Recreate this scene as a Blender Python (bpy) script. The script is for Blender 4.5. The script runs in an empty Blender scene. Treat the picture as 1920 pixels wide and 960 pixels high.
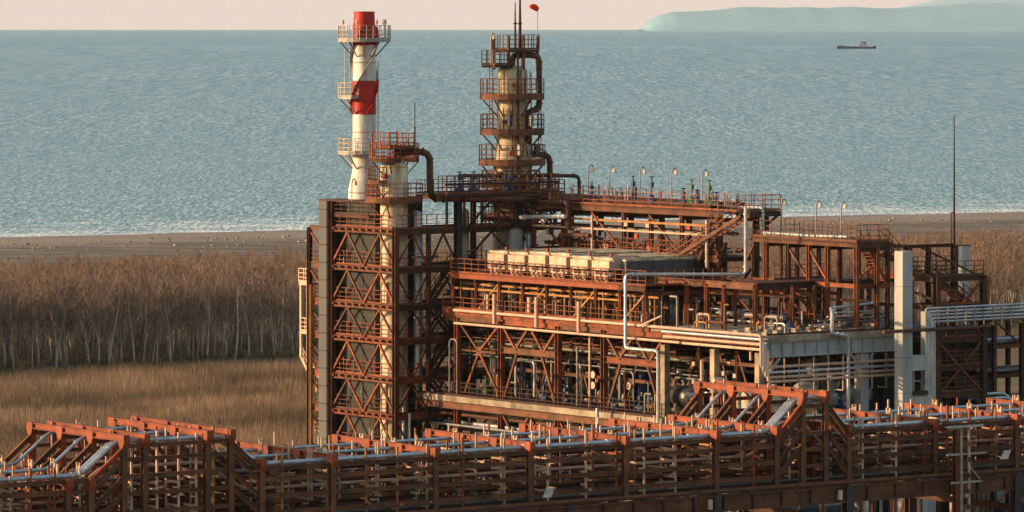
import bpy, math, random
import numpy as np
from mathutils import Vector, Matrix
R = math.radians
random.seed(7); rng = np.random.default_rng(11)
sc = bpy.context.scene
col = sc.collection

# ---------------------------------------------------------------- camera
CAM_H = 37.0; FPX = 8683.0; HORIZON = 50.5      # focal length in photo pixels, eye level in the photo
cam_d = bpy.data.cameras.new('camera'); cam = bpy.data.objects.new('camera', cam_d); col.objects.link(cam)
cam.location = (0, 0, CAM_H); cam.rotation_euler = (R(90), 0, 0)
cam_d.sensor_width = 36; cam_d.lens = 36*FPX/1920
cam_d.shift_y = -(480-HORIZON)/1920
cam_d.clip_start = 1; cam_d.clip_end = 400000
sc.camera = cam

# ---------------------------------------------------------------- sky and sun
SUN_AZ = (-.999, -.04); SUN_EL = 11.0
w = bpy.data.worlds.new('World'); sc.world = w; w.use_nodes = True
nt = w.node_tree; N = nt.nodes; L = nt.links
bg = N['Background']
sky = N.new('ShaderNodeTexSky'); sky.sky_type = 'NISHITA'; sky.sun_disc = False
sky.sun_elevation = R(SUN_EL); sky.sun_rotation = R(268); sky.air_density = 1.3; sky.dust_density = 2.0; sky.ozone_density = 1.0
tc = N.new('ShaderNodeTexCoord'); sep = N.new('ShaderNodeSeparateXYZ'); L.new(tc.outputs['Generated'], sep.inputs[0])
mr = N.new('ShaderNodeMapRange'); mr.inputs[1].default_value = 0.0; mr.inputs[2].default_value = 0.10; mr.inputs[3].default_value = 0.85; mr.inputs[4].default_value = 0.0
L.new(sep.outputs['Z'], mr.inputs[0])
mx = N.new('ShaderNodeMix'); mx.data_type = 'RGBA'; L.new(mr.outputs[0], mx.inputs[0])
L.new(sky.outputs[0], mx.inputs[6]); mx.inputs[7].default_value = (6.3, 4.35, 3.85, 1)
L.new(mx.outputs[2], bg.inputs[0]); bg.inputs[1].default_value = 0.15
sun_d = bpy.data.lights.new('sun', 'SUN'); sun_d.energy = 4.2; sun_d.angle = R(1.2); sun_d.color = (1.0, 0.62, 0.34)
sun = bpy.data.objects.new('sun', sun_d); col.objects.link(sun)
sd = Vector((SUN_AZ[0]*math.cos(R(SUN_EL)), SUN_AZ[1]*math.cos(R(SUN_EL)), math.sin(R(SUN_EL))))
sun.rotation_euler = (-sd).to_track_quat('-Z', 'Y').to_euler(); sun.location = (-200, 200, 120)
sc.view_settings.view_transform = 'Standard'; sc.view_settings.look = 'None'
sc.view_settings.exposure = 0.8; sc.view_settings.gamma = 1.0
sc.cycles.volume_bounces = 0; sc.cycles.max_bounces = 6

# ---------------------------------------------------------------- materials
def mat(name, c1, c2=None, scale=1.5, rough=0.75, metal=0.0, bump=0.0, spec=0.3, streak=None, rnd=0.12, mid=(0.35, 0.65)):
    m = bpy.data.materials.new(name); m.use_nodes = True
    n = m.node_tree.nodes; l = m.node_tree.links; b = n['Principled BSDF']
    b.inputs['Roughness'].default_value = rough; b.inputs['Metallic'].default_value = metal
    b.inputs['Specular IOR Level'].default_value = spec
    t = n.new('ShaderNodeTexCoord')
    mp = n.new('ShaderNodeMapping'); l.new(t.outputs['Object'], mp.inputs[0])
    if streak: mp.inputs['Scale'].default_value = streak
    no = n.new('ShaderNodeTexNoise'); no.inputs['Scale'].default_value = scale; no.inputs['Detail'].default_value = 6; no.inputs['Roughness'].default_value = 0.65
    l.new(mp.outputs[0], no.inputs['Vector'])
    cr = n.new('ShaderNodeValToRGB'); l.new(no.outputs['Fac'], cr.inputs[0])
    cr.color_ramp.elements[0].position = mid[0]; cr.color_ramp.elements[1].position = mid[1]
    cr.color_ramp.elements[0].color = (*c1, 1); cr.color_ramp.elements[1].color = (*(c2 or c1), 1)
    oi = n.new('ShaderNodeObjectInfo'); m2 = n.new('ShaderNodeMapRange'); l.new(oi.outputs['Random'], m2.inputs[0])
    m2.inputs[3].default_value = 1-rnd; m2.inputs[4].default_value = 1+rnd
    hs = n.new('ShaderNodeHueSaturation'); l.new(m2.outputs[0], hs.inputs['Value']); l.new(cr.outputs[0], hs.inputs['Color'])
    l.new(hs.outputs[0], b.inputs['Base Color'])
    if bump:
        bp = n.new('ShaderNodeBump'); bp.inputs['Strength'].default_value = bump; l.new(no.outputs['Fac'], bp.inputs['Height']); l.new(bp.outputs[0], b.inputs['Normal'])
    return m
M = {
 'rust':   mat('rust_red_steel', (0.085,0.024,0.012), (0.25,0.062,0.021), 1.1, 0.7, rnd=0.28),
 'cap':    mat('red_primer_steel', (0.15,0.034,0.014), (0.28,0.062,0.021), 0.9, 0.65, rnd=0.12),
 'rustd':  mat('shade_dark_rusted_steel', (0.030,0.014,0.010), (0.085,0.030,0.016), 1.3, 0.75, rnd=0.25),  # dark rust, lowered further to carry the deep shade on unlit members
 'rusty_y':mat('yellow_brown_steel', (0.24,0.105,0.030), (0.44,0.22,0.075), 1.2, 0.7),  # brown pushed towards orange, standing in for sun on the rack arms
 'rust2':  mat('weathered_brown_steel', (0.06,0.028,0.016), (0.17,0.065,0.030), 0.8, 0.75, rnd=0.25),
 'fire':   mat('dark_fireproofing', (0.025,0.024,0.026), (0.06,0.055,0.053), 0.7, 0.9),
 'silver': mat('galvanised_cladding', (0.30,0.33,0.35), (0.56,0.58,0.59), 0.9, 0.38, 0.5, rnd=0.12),
 'silverd':mat('dull_grey_pipe', (0.10,0.105,0.11), (0.22,0.225,0.225), 0.9, 0.5, 0.3, rnd=0.2),
 'pipe':   mat('rusted_pipe', (0.040,0.018,0.012), (0.12,0.043,0.022), 0.9, 0.6, rnd=0.25),
 'pipep':  mat('pale_primer_pipe', (0.42,0.27,0.19), (0.60,0.43,0.33), 0.9, 0.55, rnd=0.15),
 'post':   mat('sun_tinted_galvanised_post', (0.28,0.19,0.13), (0.50,0.35,0.25), 1.4, 0.6, 0.1, rnd=0.25),  # galvanised steel with the orange tan of sunlight in its colour
 'cream':  mat('cream_vessel_cladding', (0.22,0.17,0.10), (0.62,0.56,0.42), 0.75, 0.6, streak=(2.2,2.2,0.35), rnd=0.04),
 'white':  mat('white_paint', (0.40,0.37,0.32), (0.74,0.71,0.66), 0.9, 0.6, streak=(2,2,0.4), rnd=0.03),
 'red':    mat('red_paint', (0.24,0.012,0.012), (0.50,0.022,0.018), 1.2, 0.55, rnd=0.02),
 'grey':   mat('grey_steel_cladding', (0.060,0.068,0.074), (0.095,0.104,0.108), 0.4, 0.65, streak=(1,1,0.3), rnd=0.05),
 'greyd':  mat('shade_dark_grey_casing', (0.018,0.020,0.020), (0.032,0.033,0.031), 0.4, 0.7, streak=(1,1,0.3), rnd=0.05),  # grey cladding darkened to carry the shade on the furnace wall
 'lgrey':  mat('light_grey_concrete', (0.25,0.255,0.245), (0.46,0.46,0.44), 0.4, 0.85, streak=(1.5,1.5,0.25), rnd=0.04),
 'conc':   mat('weathered_concrete', (0.13,0.11,0.085), (0.40,0.33,0.24), 0.7, 0.9, rnd=0.06),
 'girder': mat('grey_painted_girder', (0.24,0.26,0.28), (0.36,0.37,0.38), 0.8, 0.6, rnd=0.06),
 'insul':  mat('cream_cooler_casing', (0.27,0.20,0.14), (0.56,0.45,0.34), 1.3, 0.6, rnd=0.16),
 'galv':   mat('galvanised_rail', (0.20,0.20,0.185), (0.36,0.34,0.30), 1.5, 0.6, 0.2),
 'blue':   mat('blue_valve_paint', (0.008,0.028,0.085), (0.014,0.05,0.14), 1.5, 0.45),
 'teal':   mat('teal_grey_vessel', (0.035,0.065,0.08), (0.07,0.12,0.14), 0.8, 0.45, 0.2),
 'green':  mat('green_valve_paint', (0.03,0.10,0.035), (0.04,0.15,0.05), 1.5, 0.5),
 'redv':   mat('red_valve_paint', (0.20,0.015,0.012), (0.30,0.03,0.02), 1.5, 0.5),
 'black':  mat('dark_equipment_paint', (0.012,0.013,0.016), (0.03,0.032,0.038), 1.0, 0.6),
 'lamp':   mat('lamp_head_cover', (0.55,0.42,0.28), (0.70,0.55,0.38), 1.0, 0.5),
 'hull':   mat('navy_hull_paint', (0.008,0.015,0.04), (0.012,0.022,0.055), 0.05, 0.6),
 'super':  mat('ship_superstructure_paint', (0.30,0.25,0.20), (0.42,0.36,0.30), 0.05, 0.6),
 'orange': mat('windsock_fabric', (0.75,0.045,0.02), (0.85,0.07,0.03), 1.0, 0.8),
 'bark':   mat('pale_bark', (0.20,0.17,0.14), (0.50,0.43,0.34), 0.8, 0.95, streak=(1,1,0.3), rnd=0.3),
 'twig':   mat('bare_twigs', (0.14,0.10,0.08), (0.22,0.155,0.115), 0.05, 0.95, rnd=0.2),
 'stone':  mat('bleached_driftwood', (0.10,0.085,0.07), (0.50,0.42,0.34), 0.08, 0.9),
}
# ---------------------------------------------------------------- frames and mesh builder
class Frame:
    def __init__(s, x, y, c, sn): s.x=x; s.y=y; s.c=c; s.s=sn; s.ang=math.atan2(sn, c)
    def w(s, u, v, z=0): return Vector((s.x+s.c*u-s.s*v, s.y+s.s*u+s.c*v, z))
    def vx(s, px, u):                      # v of the point in the vertical plane u that the photo shows at column px
        k=(px-960)/FPX; return (s.x+s.c*u-k*(s.y+s.s*u))/(s.s+k*s.c)
    def ux(s, px, v):
        k=(px-960)/FPX; return (k*(s.y+s.c*v)-s.x+s.s*v)/(s.c-k*s.s)
    def zy(s, py, u, v):
        return CAM_H-(py-55)*s.w(u,v).y/FPX
PL = Frame(18.1, 335, .8, .6)              # plant grid: u to the right and away, v to the left and away
_a = R(34.6)
RK = Frame(-4.56, 273, math.cos(_a), math.sin(_a))   # grid of the near pipe rack
BX = Frame(0, 0, 1, 0)

def fillet(pts, r, n=4):
    pts=[Vector(p) for p in pts]
    if len(pts)<3 or r<=0: return pts
    out=[pts[0]]
    for i in range(1,len(pts)-1):
        a,b,c=pts[i-1],pts[i],pts[i+1]
        d1=(a-b); d2=(c-b); rr=min(r,d1.length*.45,d2.length*.45)
        d1.normalize(); d2.normalize()
        p0=b+d1*rr; p1=b+d2*rr
        for k in range(n+1):
            t=k/n; out.append(p0*(1-t)**2+b*2*t*(1-t)+p1*t*t)
    out.append(pts[-1]); return out

class MB:
    def __init__(s): s.v=[]; s.f=[]
    def add(s, vs, fs):
        k=len(s.v); s.v+= [tuple(x) for x in vs]; s.f+=[tuple(i+k for i in f) for f in fs]; return s
    def box(s, u0,u1,v0,v1,z0,z1):
        return s.add([(u0,v0,z0),(u1,v0,z0),(u1,v1,z0),(u0,v1,z0),(u0,v0,z1),(u1,v0,z1),(u1,v1,z1),(u0,v1,z1)],
          [(0,3,2,1),(4,5,6,7),(0,1,5,4),(1,2,6,5),(2,3,7,6),(3,0,4,7)])
    def _fr(s,p,q):
        p=Vector(p); q=Vector(q); d=(q-p); d.normalize()
        up=Vector((0,0,1)) if abs(d.z)<.95 else Vector((0,1,0))
        a=d.cross(up); a.normalize(); b=a.cross(d); return p,q,d,a,b
    def prof(s,p,q,pr):
        p,q,d,a,b=s._fr(p,q); n=len(pr)
        vs=[p+a*x+b*y for x,y in pr]+[q+a*x+b*y for x,y in pr]
        fs=[(i,(i+1)%n,n+(i+1)%n,n+i) for i in range(n)]+[tuple(range(n))[::-1],tuple(range(n,2*n))]
        return s.add(vs,fs)
    def bar(s,p,q,w,h=None):
        h=h or w; w/=2; h/=2
        return s.prof(p,q,[(-w,-h),(w,-h),(w,h),(-w,h)])
    def ib(s,p,q,w,h,t=None):
        t=t or max(.03,h*.1); W=w/2; Hh=h/2; e=t*.5
        p,q,d,a,b=s._fr(p,q)
        for x0,x1,y0,y1 in ((-W,W,Hh-t,Hh),(-W,W,-Hh,-Hh+t),(-e,e,-Hh+t,Hh-t)):
            pr=[(x0,y0),(x1,y0),(x1,y1),(x0,y1)]
            vs=[p+a*x+b*y for x,y in pr]+[q+a*x+b*y for x,y in pr]
            s.add(vs,[(0,1,5,4),(1,2,6,5),(2,3,7,6),(3,0,4,7),(3,2,1,0),(4,5,6,7)])
        return s
    def tube(s,pts,r,n=8,fr=0):
        pts=fillet(pts,fr) if fr else [Vector(p) for p in pts]
        rings=[]; prev=None
        for i,p in enumerate(pts):
            d=(pts[min(i+1,len(pts)-1)]-pts[max(i-1,0)]); d.normalize()
            if prev is None:
                up=Vector((0,0,1)) if abs(d.z)<.9 else Vector((1,0,0)); a=d.cross(up)
            else: a=prev-d*prev.dot(d)
            a.normalize(); prev=a; b=d.cross(a); rr=r[i] if isinstance(r,(list,tuple)) else r
            rings.append([p+a*(rr*math.cos(2*math.pi*k/n))+b*(rr*math.sin(2*math.pi*k/n)) for k in range(n)])
        vs=[x for rg in rings for x in rg]; fs=[]
        for i in range(len(rings)-1):
            for k in range(n): fs.append((i*n+k,i*n+(k+1)%n,(i+1)*n+(k+1)%n,(i+1)*n+k))
        fs.append(tuple(range(n))[::-1]); fs.append(tuple(range((len(rings)-1)*n,len(rings)*n)))
        return s.add(vs,fs)
    def lathe(s,c,prof,n=20):
        vs=[];fs=[]
        for r,z in prof:
            for k in range(n): vs.append((c[0]+r*math.cos(2*math.pi*k/n),c[1]+r*math.sin(2*math.pi*k/n),c[2]+z))
        m=len(prof)
        for i in range(m-1):
            for k in range(n): fs.append((i*n+k,i*n+(k+1)%n,(i+1)*n+(k+1)%n,(i+1)*n+k))
        fs.append(tuple(range(n))[::-1]); fs.append(tuple(range((m-1)*n,m*n)))
        return s.add(vs,fs)
    def rail(s,pts,h=1.1,sp=1.3,r=.03,closed=False,toe=True):
        P=[Vector(p) for p in pts]
        if closed: P=P+[P[0]]
        for a,b in zip(P[:-1],P[1:]):
            n=max(1,int((b-a).length/sp+.5))
            for k in range(n+1):
                if k==n and not (b is P[-1] and not closed): continue
                p=a.lerp(b,k/n); s.bar(p,p+Vector((0,0,h)),r*2)
            for hh in (h,h*.68,h*.36): s.bar(a+Vector((0,0,hh)),b+Vector((0,0,hh)),r*1.7)
            if toe: s.bar(a+Vector((0,0,.09)),b+Vector((0,0,.09)),.02,.14)
        return s

BASE={}
def tag(o,label=None,cat=None,group=None,kind=None):
    if label: o['label']=label
    if cat: o['category']=cat
    if group: o['group']=group
    if kind: o['kind']=kind
    return o
def thing(name,label,cat,fr,base,group=None):
    o=bpy.data.objects.new(name,None); col.objects.link(o); o.empty_display_size=.5
    o.location=fr.w(*base); o.rotation_euler=(0,0,fr.ang); BASE[o.name]=Vector(base)
    return tag(o,label,cat,group)
def mesh_from(name,mb,m,base,smooth=False):
    me=bpy.data.meshes.new(name); me.from_pydata([(x-base[0],y-base[1],z-base[2]) for x,y,z in mb.v],[],mb.f); me.update()
    mats=m if isinstance(m,(list,tuple)) else [m]
    for q in mats: me.materials.append(q)
    if smooth:
        me.polygons.foreach_set('use_smooth',[True]*len(me.polygons))
        me.set_sharp_from_angle(angle=R(40))
    return me
def part(name,mb,m,parent,smooth=False,label=None):
    if m=='rust' and random.random()<.35: m='rust2'
    b=BASE[parent.name]; o=bpy.data.objects.new(name,mesh_from(name,mb,M[m] if isinstance(m,str) else m,b,smooth)); col.objects.link(o)
    o.parent=parent; BASE[o.name]=b
    if label: o['label']=label
    return o
def solo(name,mb,m,label,cat,fr,base,group=None,smooth=False,kind=None):
    o=bpy.data.objects.new(name,mesh_from(name,mb,M[m] if isinstance(m,str) else m,base,smooth)); col.objects.link(o)
    o.location=fr.w(*base); o.rotation_euler=(0,0,fr.ang); BASE[o.name]=Vector(base)
    return tag(o,label,cat,group,kind)
def dup(root,fr,pos,label=None,rot=None,scale=None):
    r=root.copy(); col.objects.link(r); r.location=fr.w(*pos)
    if rot is not None: r.rotation_euler=(0,0,rot)
    if scale: r.scale=scale
    if label: r['label']=label
    for ch in root.children:
        c=ch.copy(); col.objects.link(c); c.parent=r
        for g in ch.children:
            d=g.copy(); col.objects.link(d); d.parent=c
    return r
ORD=['first','second','third','fourth','fifth','sixth','seventh','eighth','ninth','tenth','eleventh','twelfth','thirteenth','fourteenth','fifteenth','sixteenth','seventeenth','eighteenth','nineteenth','twentieth']

# ================================================================ SETTING
def new_mat(name):
    m=bpy.data.materials.new(name); m.use_nodes=True
    return m,m.node_tree.nodes,m.node_tree.links,m.node_tree.nodes['Principled BSDF']
def noise(n,l,vec,scale,stretch=None,detail=6,rough=.6,rot=None):
    if stretch or rot:
        mp=n.new('ShaderNodeMapping'); l.new(vec,mp.inputs[0])
        if stretch: mp.inputs['Scale'].default_value=stretch
        if rot: mp.inputs['Rotation'].default_value=(0,0,rot)
        vec=mp.outputs[0]
    t=n.new('ShaderNodeTexNoise'); t.inputs['Scale'].default_value=scale; t.inputs['Detail'].default_value=detail; t.inputs['Roughness'].default_value=rough
    l.new(vec,t.inputs['Vector']); return t.outputs['Fac']
def ramp(n,l,fac,stops):
    c=n.new('ShaderNodeValToRGB'); l.new(fac,c.inputs[0]); e=c.color_ramp.elements
    while len(e)<len(stops): e.new(.5)
    for k,(p,cc) in enumerate(stops): e[k].position=p; e[k].color=(*cc,1)
    return c.outputs[0]
def mixc(n,l,fac,a,b,mode='MIX'):
    x=n.new('ShaderNodeMix'); x.data_type='RGBA'; x.blend_type=mode
    if isinstance(fac,float): x.inputs[0].default_value=fac
    else: l.new(fac,x.inputs[0])
    for s_,v_ in ((6,a),(7,b)):
        if isinstance(v_,tuple): x.inputs[s_].default_value=(*v_,1)
        else: l.new(v_,x.inputs[s_])
    return x.outputs[2]
def math_(n,l,op,a,b=None):
    x=n.new('ShaderNodeMath'); x.operation=op
    for s_,v_ in ((0,a),(1,b)):
        if v_ is None: continue
        if isinstance(v_,(int,float)): x.inputs[s_].default_value=v_
        else: l.new(v_,x.inputs[s_])
    return x.outputs[0]
SHORE_S=.61
def shoreY(x): return 813+SHORE_S*(x+90)
def sheet(name,pts,z,m,kind='structure'):
    me=bpy.data.meshes.new(name); me.from_pydata([(x,y,z) for x,y in pts],[],[tuple(range(len(pts)))]); me.materials.append(m)
    o=bpy.data.objects.new(name,me); col.objects.link(o); o['kind']=kind; return o
# shore distance node: s = (Y - shoreY(X)) -> positive out to sea
def shore_nodes(n,l):
    t=n.new('ShaderNodeNewGeometry'); sp=n.new('ShaderNodeSeparateXYZ'); l.new(t.outputs['Position'],sp.inputs[0])
    s=math_(n,l,'SUBTRACT',sp.outputs['Y'],math_(n,l,'ADD',math_(n,l,'MULTIPLY',sp.outputs['X'],SHORE_S),813+SHORE_S*90))
    return t.outputs['Position'],s,sp
# ---- sea
m,n,l,b=new_mat('sea_water')
pos,s,sp=shore_nodes(n,l)
n3=noise(n,l,pos,1.0,(.012,.0022,1),4,.6)
lay=[(None,(1.1,.16)),(1350,(.62,.052)),(2500,(.30,.013)),(5200,(.145,.0030)),(11000,(.07,.0007)),(25000,(.03,.00014))]
mixn=None
for y_,st in lay:                          # wave trains lengthen offshore
    a_=noise(n,l,pos,1.0,(st[0],st[1],1),3,.62,rot=.05)
    if mixn is None: mixn=a_; continue
    w_=n.new('ShaderNodeMapRange'); l.new(sp.outputs['Y'],w_.inputs[0]); w_.inputs[1].default_value=y_*.72; w_.inputs[2].default_value=y_*1.45
    x_=n.new('ShaderNodeMix'); x_.data_type='FLOAT'; l.new(w_.outputs[0],x_.inputs[0]); l.new(mixn,x_.inputs[2]); l.new(a_,x_.inputs[3]); mixn=x_.outputs[0]
c=ramp(n,l,mixn,[(.34,(.060,.150,.190)),(.46,(.165,.285,.330)),(.55,(.28,.395,.43)),(.68,(.64,.74,.76))])
c=mixc(n,l,math_(n,l,'MULTIPLY',n3,.35),c,(.11,.27,.34))
# farther water: bluer, less broken
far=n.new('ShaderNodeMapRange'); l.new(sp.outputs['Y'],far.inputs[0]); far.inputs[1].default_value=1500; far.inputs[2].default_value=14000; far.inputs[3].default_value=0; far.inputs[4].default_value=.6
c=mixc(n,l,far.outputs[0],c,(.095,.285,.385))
wk=n.new('ShaderNodeMapRange'); l.new(math_(n,l,'ABSOLUTE',math_(n,l,'SUBTRACT',sp.outputs['Y'],8560)),wk.inputs[0]); wk.inputs[1].default_value=60; wk.inputs[2].default_value=170; wk.inputs[3].default_value=.55; wk.inputs[4].default_value=0
c=mixc(n,l,math_(n,l,'MULTIPLY',wk.outputs[0],math_(n,l,'GREATER_THAN',noise(n,l,pos,1.0,(.012,.0001,1),2,.5),.5)),c,(.42,.55,.58))
# surf close to the beach
fo=noise(n,l,pos,1.0,(.10,.20,1),6,.7,rot=-math.atan(SHORE_S))
fm=n.new('ShaderNodeMapRange'); l.new(s,fm.inputs[0]); fm.inputs[1].default_value=0; fm.inputs[2].default_value=110; fm.inputs[3].default_value=.17; fm.inputs[4].default_value=-.12
fs=math_(n,l,'GREATER_THAN',math_(n,l,'ADD',fo,fm.outputs[0]),.62)
fr_=n.new('ShaderNodeMapRange'); l.new(math_(n,l,'ADD',fo,fm.outputs[0]),fr_.inputs[0]); fr_.inputs[1].default_value=.50; fr_.inputs[2].default_value=.72
c=mixc(n,l,fr_.outputs[0],c,(.78,.78,.74))
l.new(c,b.inputs['Base Color']); b.inputs['Roughness'].default_value=.45; b.inputs['Specular IOR Level'].default_value=.25
bp=n.new('ShaderNodeBump'); bp.inputs['Strength'].default_value=.9; bp.inputs['Distance'].default_value=1.0; l.new(mixn,bp.inputs['Height']); l.new(bp.outputs[0],b.inputs['Normal'])
SEA=m
FAR=60000
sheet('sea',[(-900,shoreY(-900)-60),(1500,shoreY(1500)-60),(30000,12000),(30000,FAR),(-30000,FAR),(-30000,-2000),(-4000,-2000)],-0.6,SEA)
# ---- ground
m,n,l,b=new_mat('coastal_ground')
pos,s,sp=shore_nodes(n,l)
g1=noise(n,l,pos,.35,None,8,.7); g2=noise(n,l,pos,1.0,(.045,.12,1),6,.7); g3=noise(n,l,pos,1.0,(.02,.035,1),5,.6)
field=ramp(n,l,g2,[(.35,(.11,.085,.055)),(.55,(.18,.13,.08)),(.68,(.25,.19,.12))])
g4=noise(n,l,pos,1.0,(.05,.30,1),7,.75,rot=-math.atan(SHORE_S))
dune=ramp(n,l,g4,[(.34,(.08,.07,.06)),(.5,(.17,.14,.11)),(.64,(.34,.28,.22))])
sand=ramp(n,l,g2,[(.3,(.24,.19,.145)),(.7,(.36,.285,.22))])
wet=(.24,.20,.165)
def step(a,e0,e1):
    x=n.new('ShaderNodeMapRange'); l.new(a,x.inputs[0]); x.inputs[1].default_value=e0; x.inputs[2].default_value=e1; return x.outputs[0]
sj=math_(n,l,'ADD',s,math_(n,l,'MULTIPLY',g3,30))
c=mixc(n,l,step(sj,-120,-75),field,dune)
c=mixc(n,l,step(sj,-30,-12),c,sand)
c=mixc(n,l,step(s,-7,-1),c,wet)
# green-grey scrub strip along the foot of the wood
strip=math_(n,l,'MULTIPLY',step(s,-345,-330),math_(n,l,'SUBTRACT',1.0,step(s,-318,-300)))
c=mixc(n,l,math_(n,l,'MULTIPLY',strip,.8),c,ramp(n,l,g1,[(.38,(.035,.042,.022)),(.55,(.085,.085,.045)),(.68,(.15,.12,.08))]))
l.new(c,b.inputs['Base Color']); b.inputs['Roughness'].default_value=.95; b.inputs['Specular IOR Level'].default_value=.1
bp=n.new('ShaderNodeBump'); bp.inputs['Strength'].default_value=.6; bp.inputs['Distance'].default_value=.5; l.new(g1,bp.inputs['Height']); l.new(bp.outputs[0],b.inputs['Normal'])
GROUND=m
# wavy beach edge
edge=[]
for k in range(241):
    x=-900+k*10; edge.append((x,shoreY(x)+2.2*math.sin(x*.045)+1.3*math.sin(x*.11+1)+.8*math.sin(x*.29)))
sheet('ground',[(-4000,-2000),(4000,-2000),(4000,3000)]+edge[::-1]+[(-4000,shoreY(-4000) if shoreY(-4000)>-1999 else -1900)],0,GROUND)
m,n,l,b=new_mat('plant_yard_paving')
pos,s,sp=shore_nodes(n,l); g1=noise(n,l,pos,.5,None,7,.7)
l.new(ramp(n,l,g1,[(.35,(.035,.032,.03)),(.65,(.085,.075,.065))]),b.inputs['Base Color']); b.inputs['Roughness'].default_value=.9
yp=[PL.w(-6,-70),PL.w(120,-70),PL.w(120,16),PL.w(34,16),PL.w(34,56),PL.w(-6,56)]
sheet('plant_yard',[(p.x,p.y) for p in yp],.004,m)
# ---- far hills across the bay, part of the haze mixed into their colour
def hills(name,Y,depth,prof,c1):
    mm,n,l,b=new_mat(name+'_cover'); t=n.new('ShaderNodeNewGeometry')
    l.new(ramp(n,l,noise(n,l,t.outputs['Position'],.0006,None,8,.65),[(.35,c1),(.65,tuple(v*1.25 for v in c1))]),b.inputs['Base Color']); b.inputs['Roughness'].default_value=1; b.inputs['Specular IOR Level'].default_value=0
    vs=[];fs=[]; nx=240; ny=10; x0,x1=prof[0][0],prof[-1][0]
    r2=random.Random(len(name)*7)
    ph=[(r2.uniform(.5,1),r2.uniform(0,6),r2.uniform(6,60)) for _ in range(14)]
    for i in range(nx+1):
        px=x0+(x1-x0)*i/nx
        for k in range(len(prof)-1):
            if prof[k][0]<=px<=prof[k+1][0]:
                t_=(px-prof[k][0])/(prof[k+1][0]-prof[k][0]); py=prof[k][1]*(1-t_)+prof[k+1][1]*t_; break
        hpk=max(1,(HORIZON-py)/FPX*Y+CAM_H)
        hpk+=sum(a*math.sin(px/c_+p) for a,p,c_ in ph)*hpk*.006
        for j in range(ny+1):
            tt=j/ny; Yj=Y-depth/2+depth*tt
            hh=-3+(hpk+3)*max(0,math.sin(math.pi*tt))**.8*(1+.02*math.sin(i*.21+j*1.9) if 0<j<ny and j!=ny//2 else 1)
            vs.append(((px-960)/FPX*Y,Yj,hh))
    for i in range(nx):
        for j in range(ny):
            a=i*(ny+1)+j; fs.append((a,a+ny+1,a+ny+2,a+1))
    me=bpy.data.meshes.new(name); me.from_pydata(vs,[],fs); me.materials.append(mm)
    me.polygons.foreach_set('use_smooth',[True]*len(me.polygons))
    o=bpy.data.objects.new(name,me); col.objects.link(o); o['kind']='structure'
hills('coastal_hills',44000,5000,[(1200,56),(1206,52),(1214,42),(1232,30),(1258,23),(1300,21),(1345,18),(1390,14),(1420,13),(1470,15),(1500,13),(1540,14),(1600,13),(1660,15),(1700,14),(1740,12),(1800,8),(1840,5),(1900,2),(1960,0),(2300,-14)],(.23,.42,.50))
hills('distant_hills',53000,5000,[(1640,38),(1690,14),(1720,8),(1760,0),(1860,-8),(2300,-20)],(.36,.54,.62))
# ---- haze
me=bpy.data.meshes.new('haze'); hb=MB().box(-31000,31000,-2200,FAR+1200,-4.5,620)
me.from_pydata(hb.v,[],hb.f); hm=bpy.data.materials.new('sea_haze'); hm.use_nodes=True; hn=hm.node_tree.nodes
hn.remove(hn['Principled BSDF']); pv=hn.new('ShaderNodeVolumePrincipled'); pv.inputs['Color'].default_value=(.52,.70,.84,1); pv.inputs['Density'].default_value=.8/45000; pv.inputs['Anisotropy'].default_value=0
hm.node_tree.links.new(pv.outputs[0],hn['Material Output'].inputs['Volume']); me.materials.append(hm)
o=bpy.data.objects.new('haze',me); col.objects.link(o); o['kind']='stuff'; o['label']='thin bluish sea haze over the bay'

# ================================================================ VEGETATION
def make_tree_arrays(h,r,ntw,seed,shrub=False):
    q=random.Random(seed); tr=MB(); tw_v=[];tw_f=[]
    lean=Vector((q.uniform(-.10,.10),q.uniform(-.10,.10),1))
    def limb(p,d,ln,rad,lev):
        pts=[Vector(p)]; dd=Vector(d).normalized()
        for k in range(3):
            dd=(dd+Vector((q.uniform(-.16,.16),q.uniform(-.16,.16),.06))).normalized(); pts.append(pts[-1]+dd*ln/3)
        tr.tube(pts,[rad,rad*.8,rad*.55,rad*.25],3 if lev else 5)
        return pts
    segs=[]
    if not shrub:
        tp=limb((0,0,0),lean,h*.92,r,0); segs.append((tp,1))
        for k in range(9):
            t=.34+.6*k/9; i=min(2,int(t*3)); p=tp[i].lerp(tp[i+1],t*3-i); az=q.uniform(0,6.28); sp_=q.uniform(.45,1.0)
            lp=limb(p,(math.cos(az)*sp_,math.sin(az)*sp_,1),h*(.5-.33*t+.1*q.random()),r*.35*(1.1-t),1); segs.append((lp,.8))
    else:
        for k in range(7):
            az=q.uniform(0,6.28); sp_=q.uniform(.1,.7)
            lp=limb((q.uniform(-.5,.5),q.uniform(-.5,.5),0),(math.cos(az)*sp_,math.sin(az)*sp_,1),h*q.uniform(.6,.95),.035,1); segs.append((lp,1))
    for k in range(ntw):
        lp,_=segs[q.randrange(len(segs))]; t=q.uniform(.30 if (lp is segs[0][0] and not shrub) else .15,1); i=min(2,int(t*3)); p=lp[i].lerp(lp[i+1],t*3-i)
        az=q.uniform(0,6.28); d=Vector((math.cos(az)*.7,math.sin(az)*.7,q.uniform(.2,1.5))).normalized()
        ln=q.uniform(.4,1.15)*(h/8.5)**.5; p2=p+d*ln; s_=Vector((q.uniform(-1,1),q.uniform(-1,1),q.uniform(-.3,.3))).normalized()*q.uniform(.014,.034)
        kk=len(tw_v); tw_v+=[p-s_,p+s_,p2]; tw_f.append((kk,kk+1,kk+2))
    return tr,tw_v,tw_f
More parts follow.
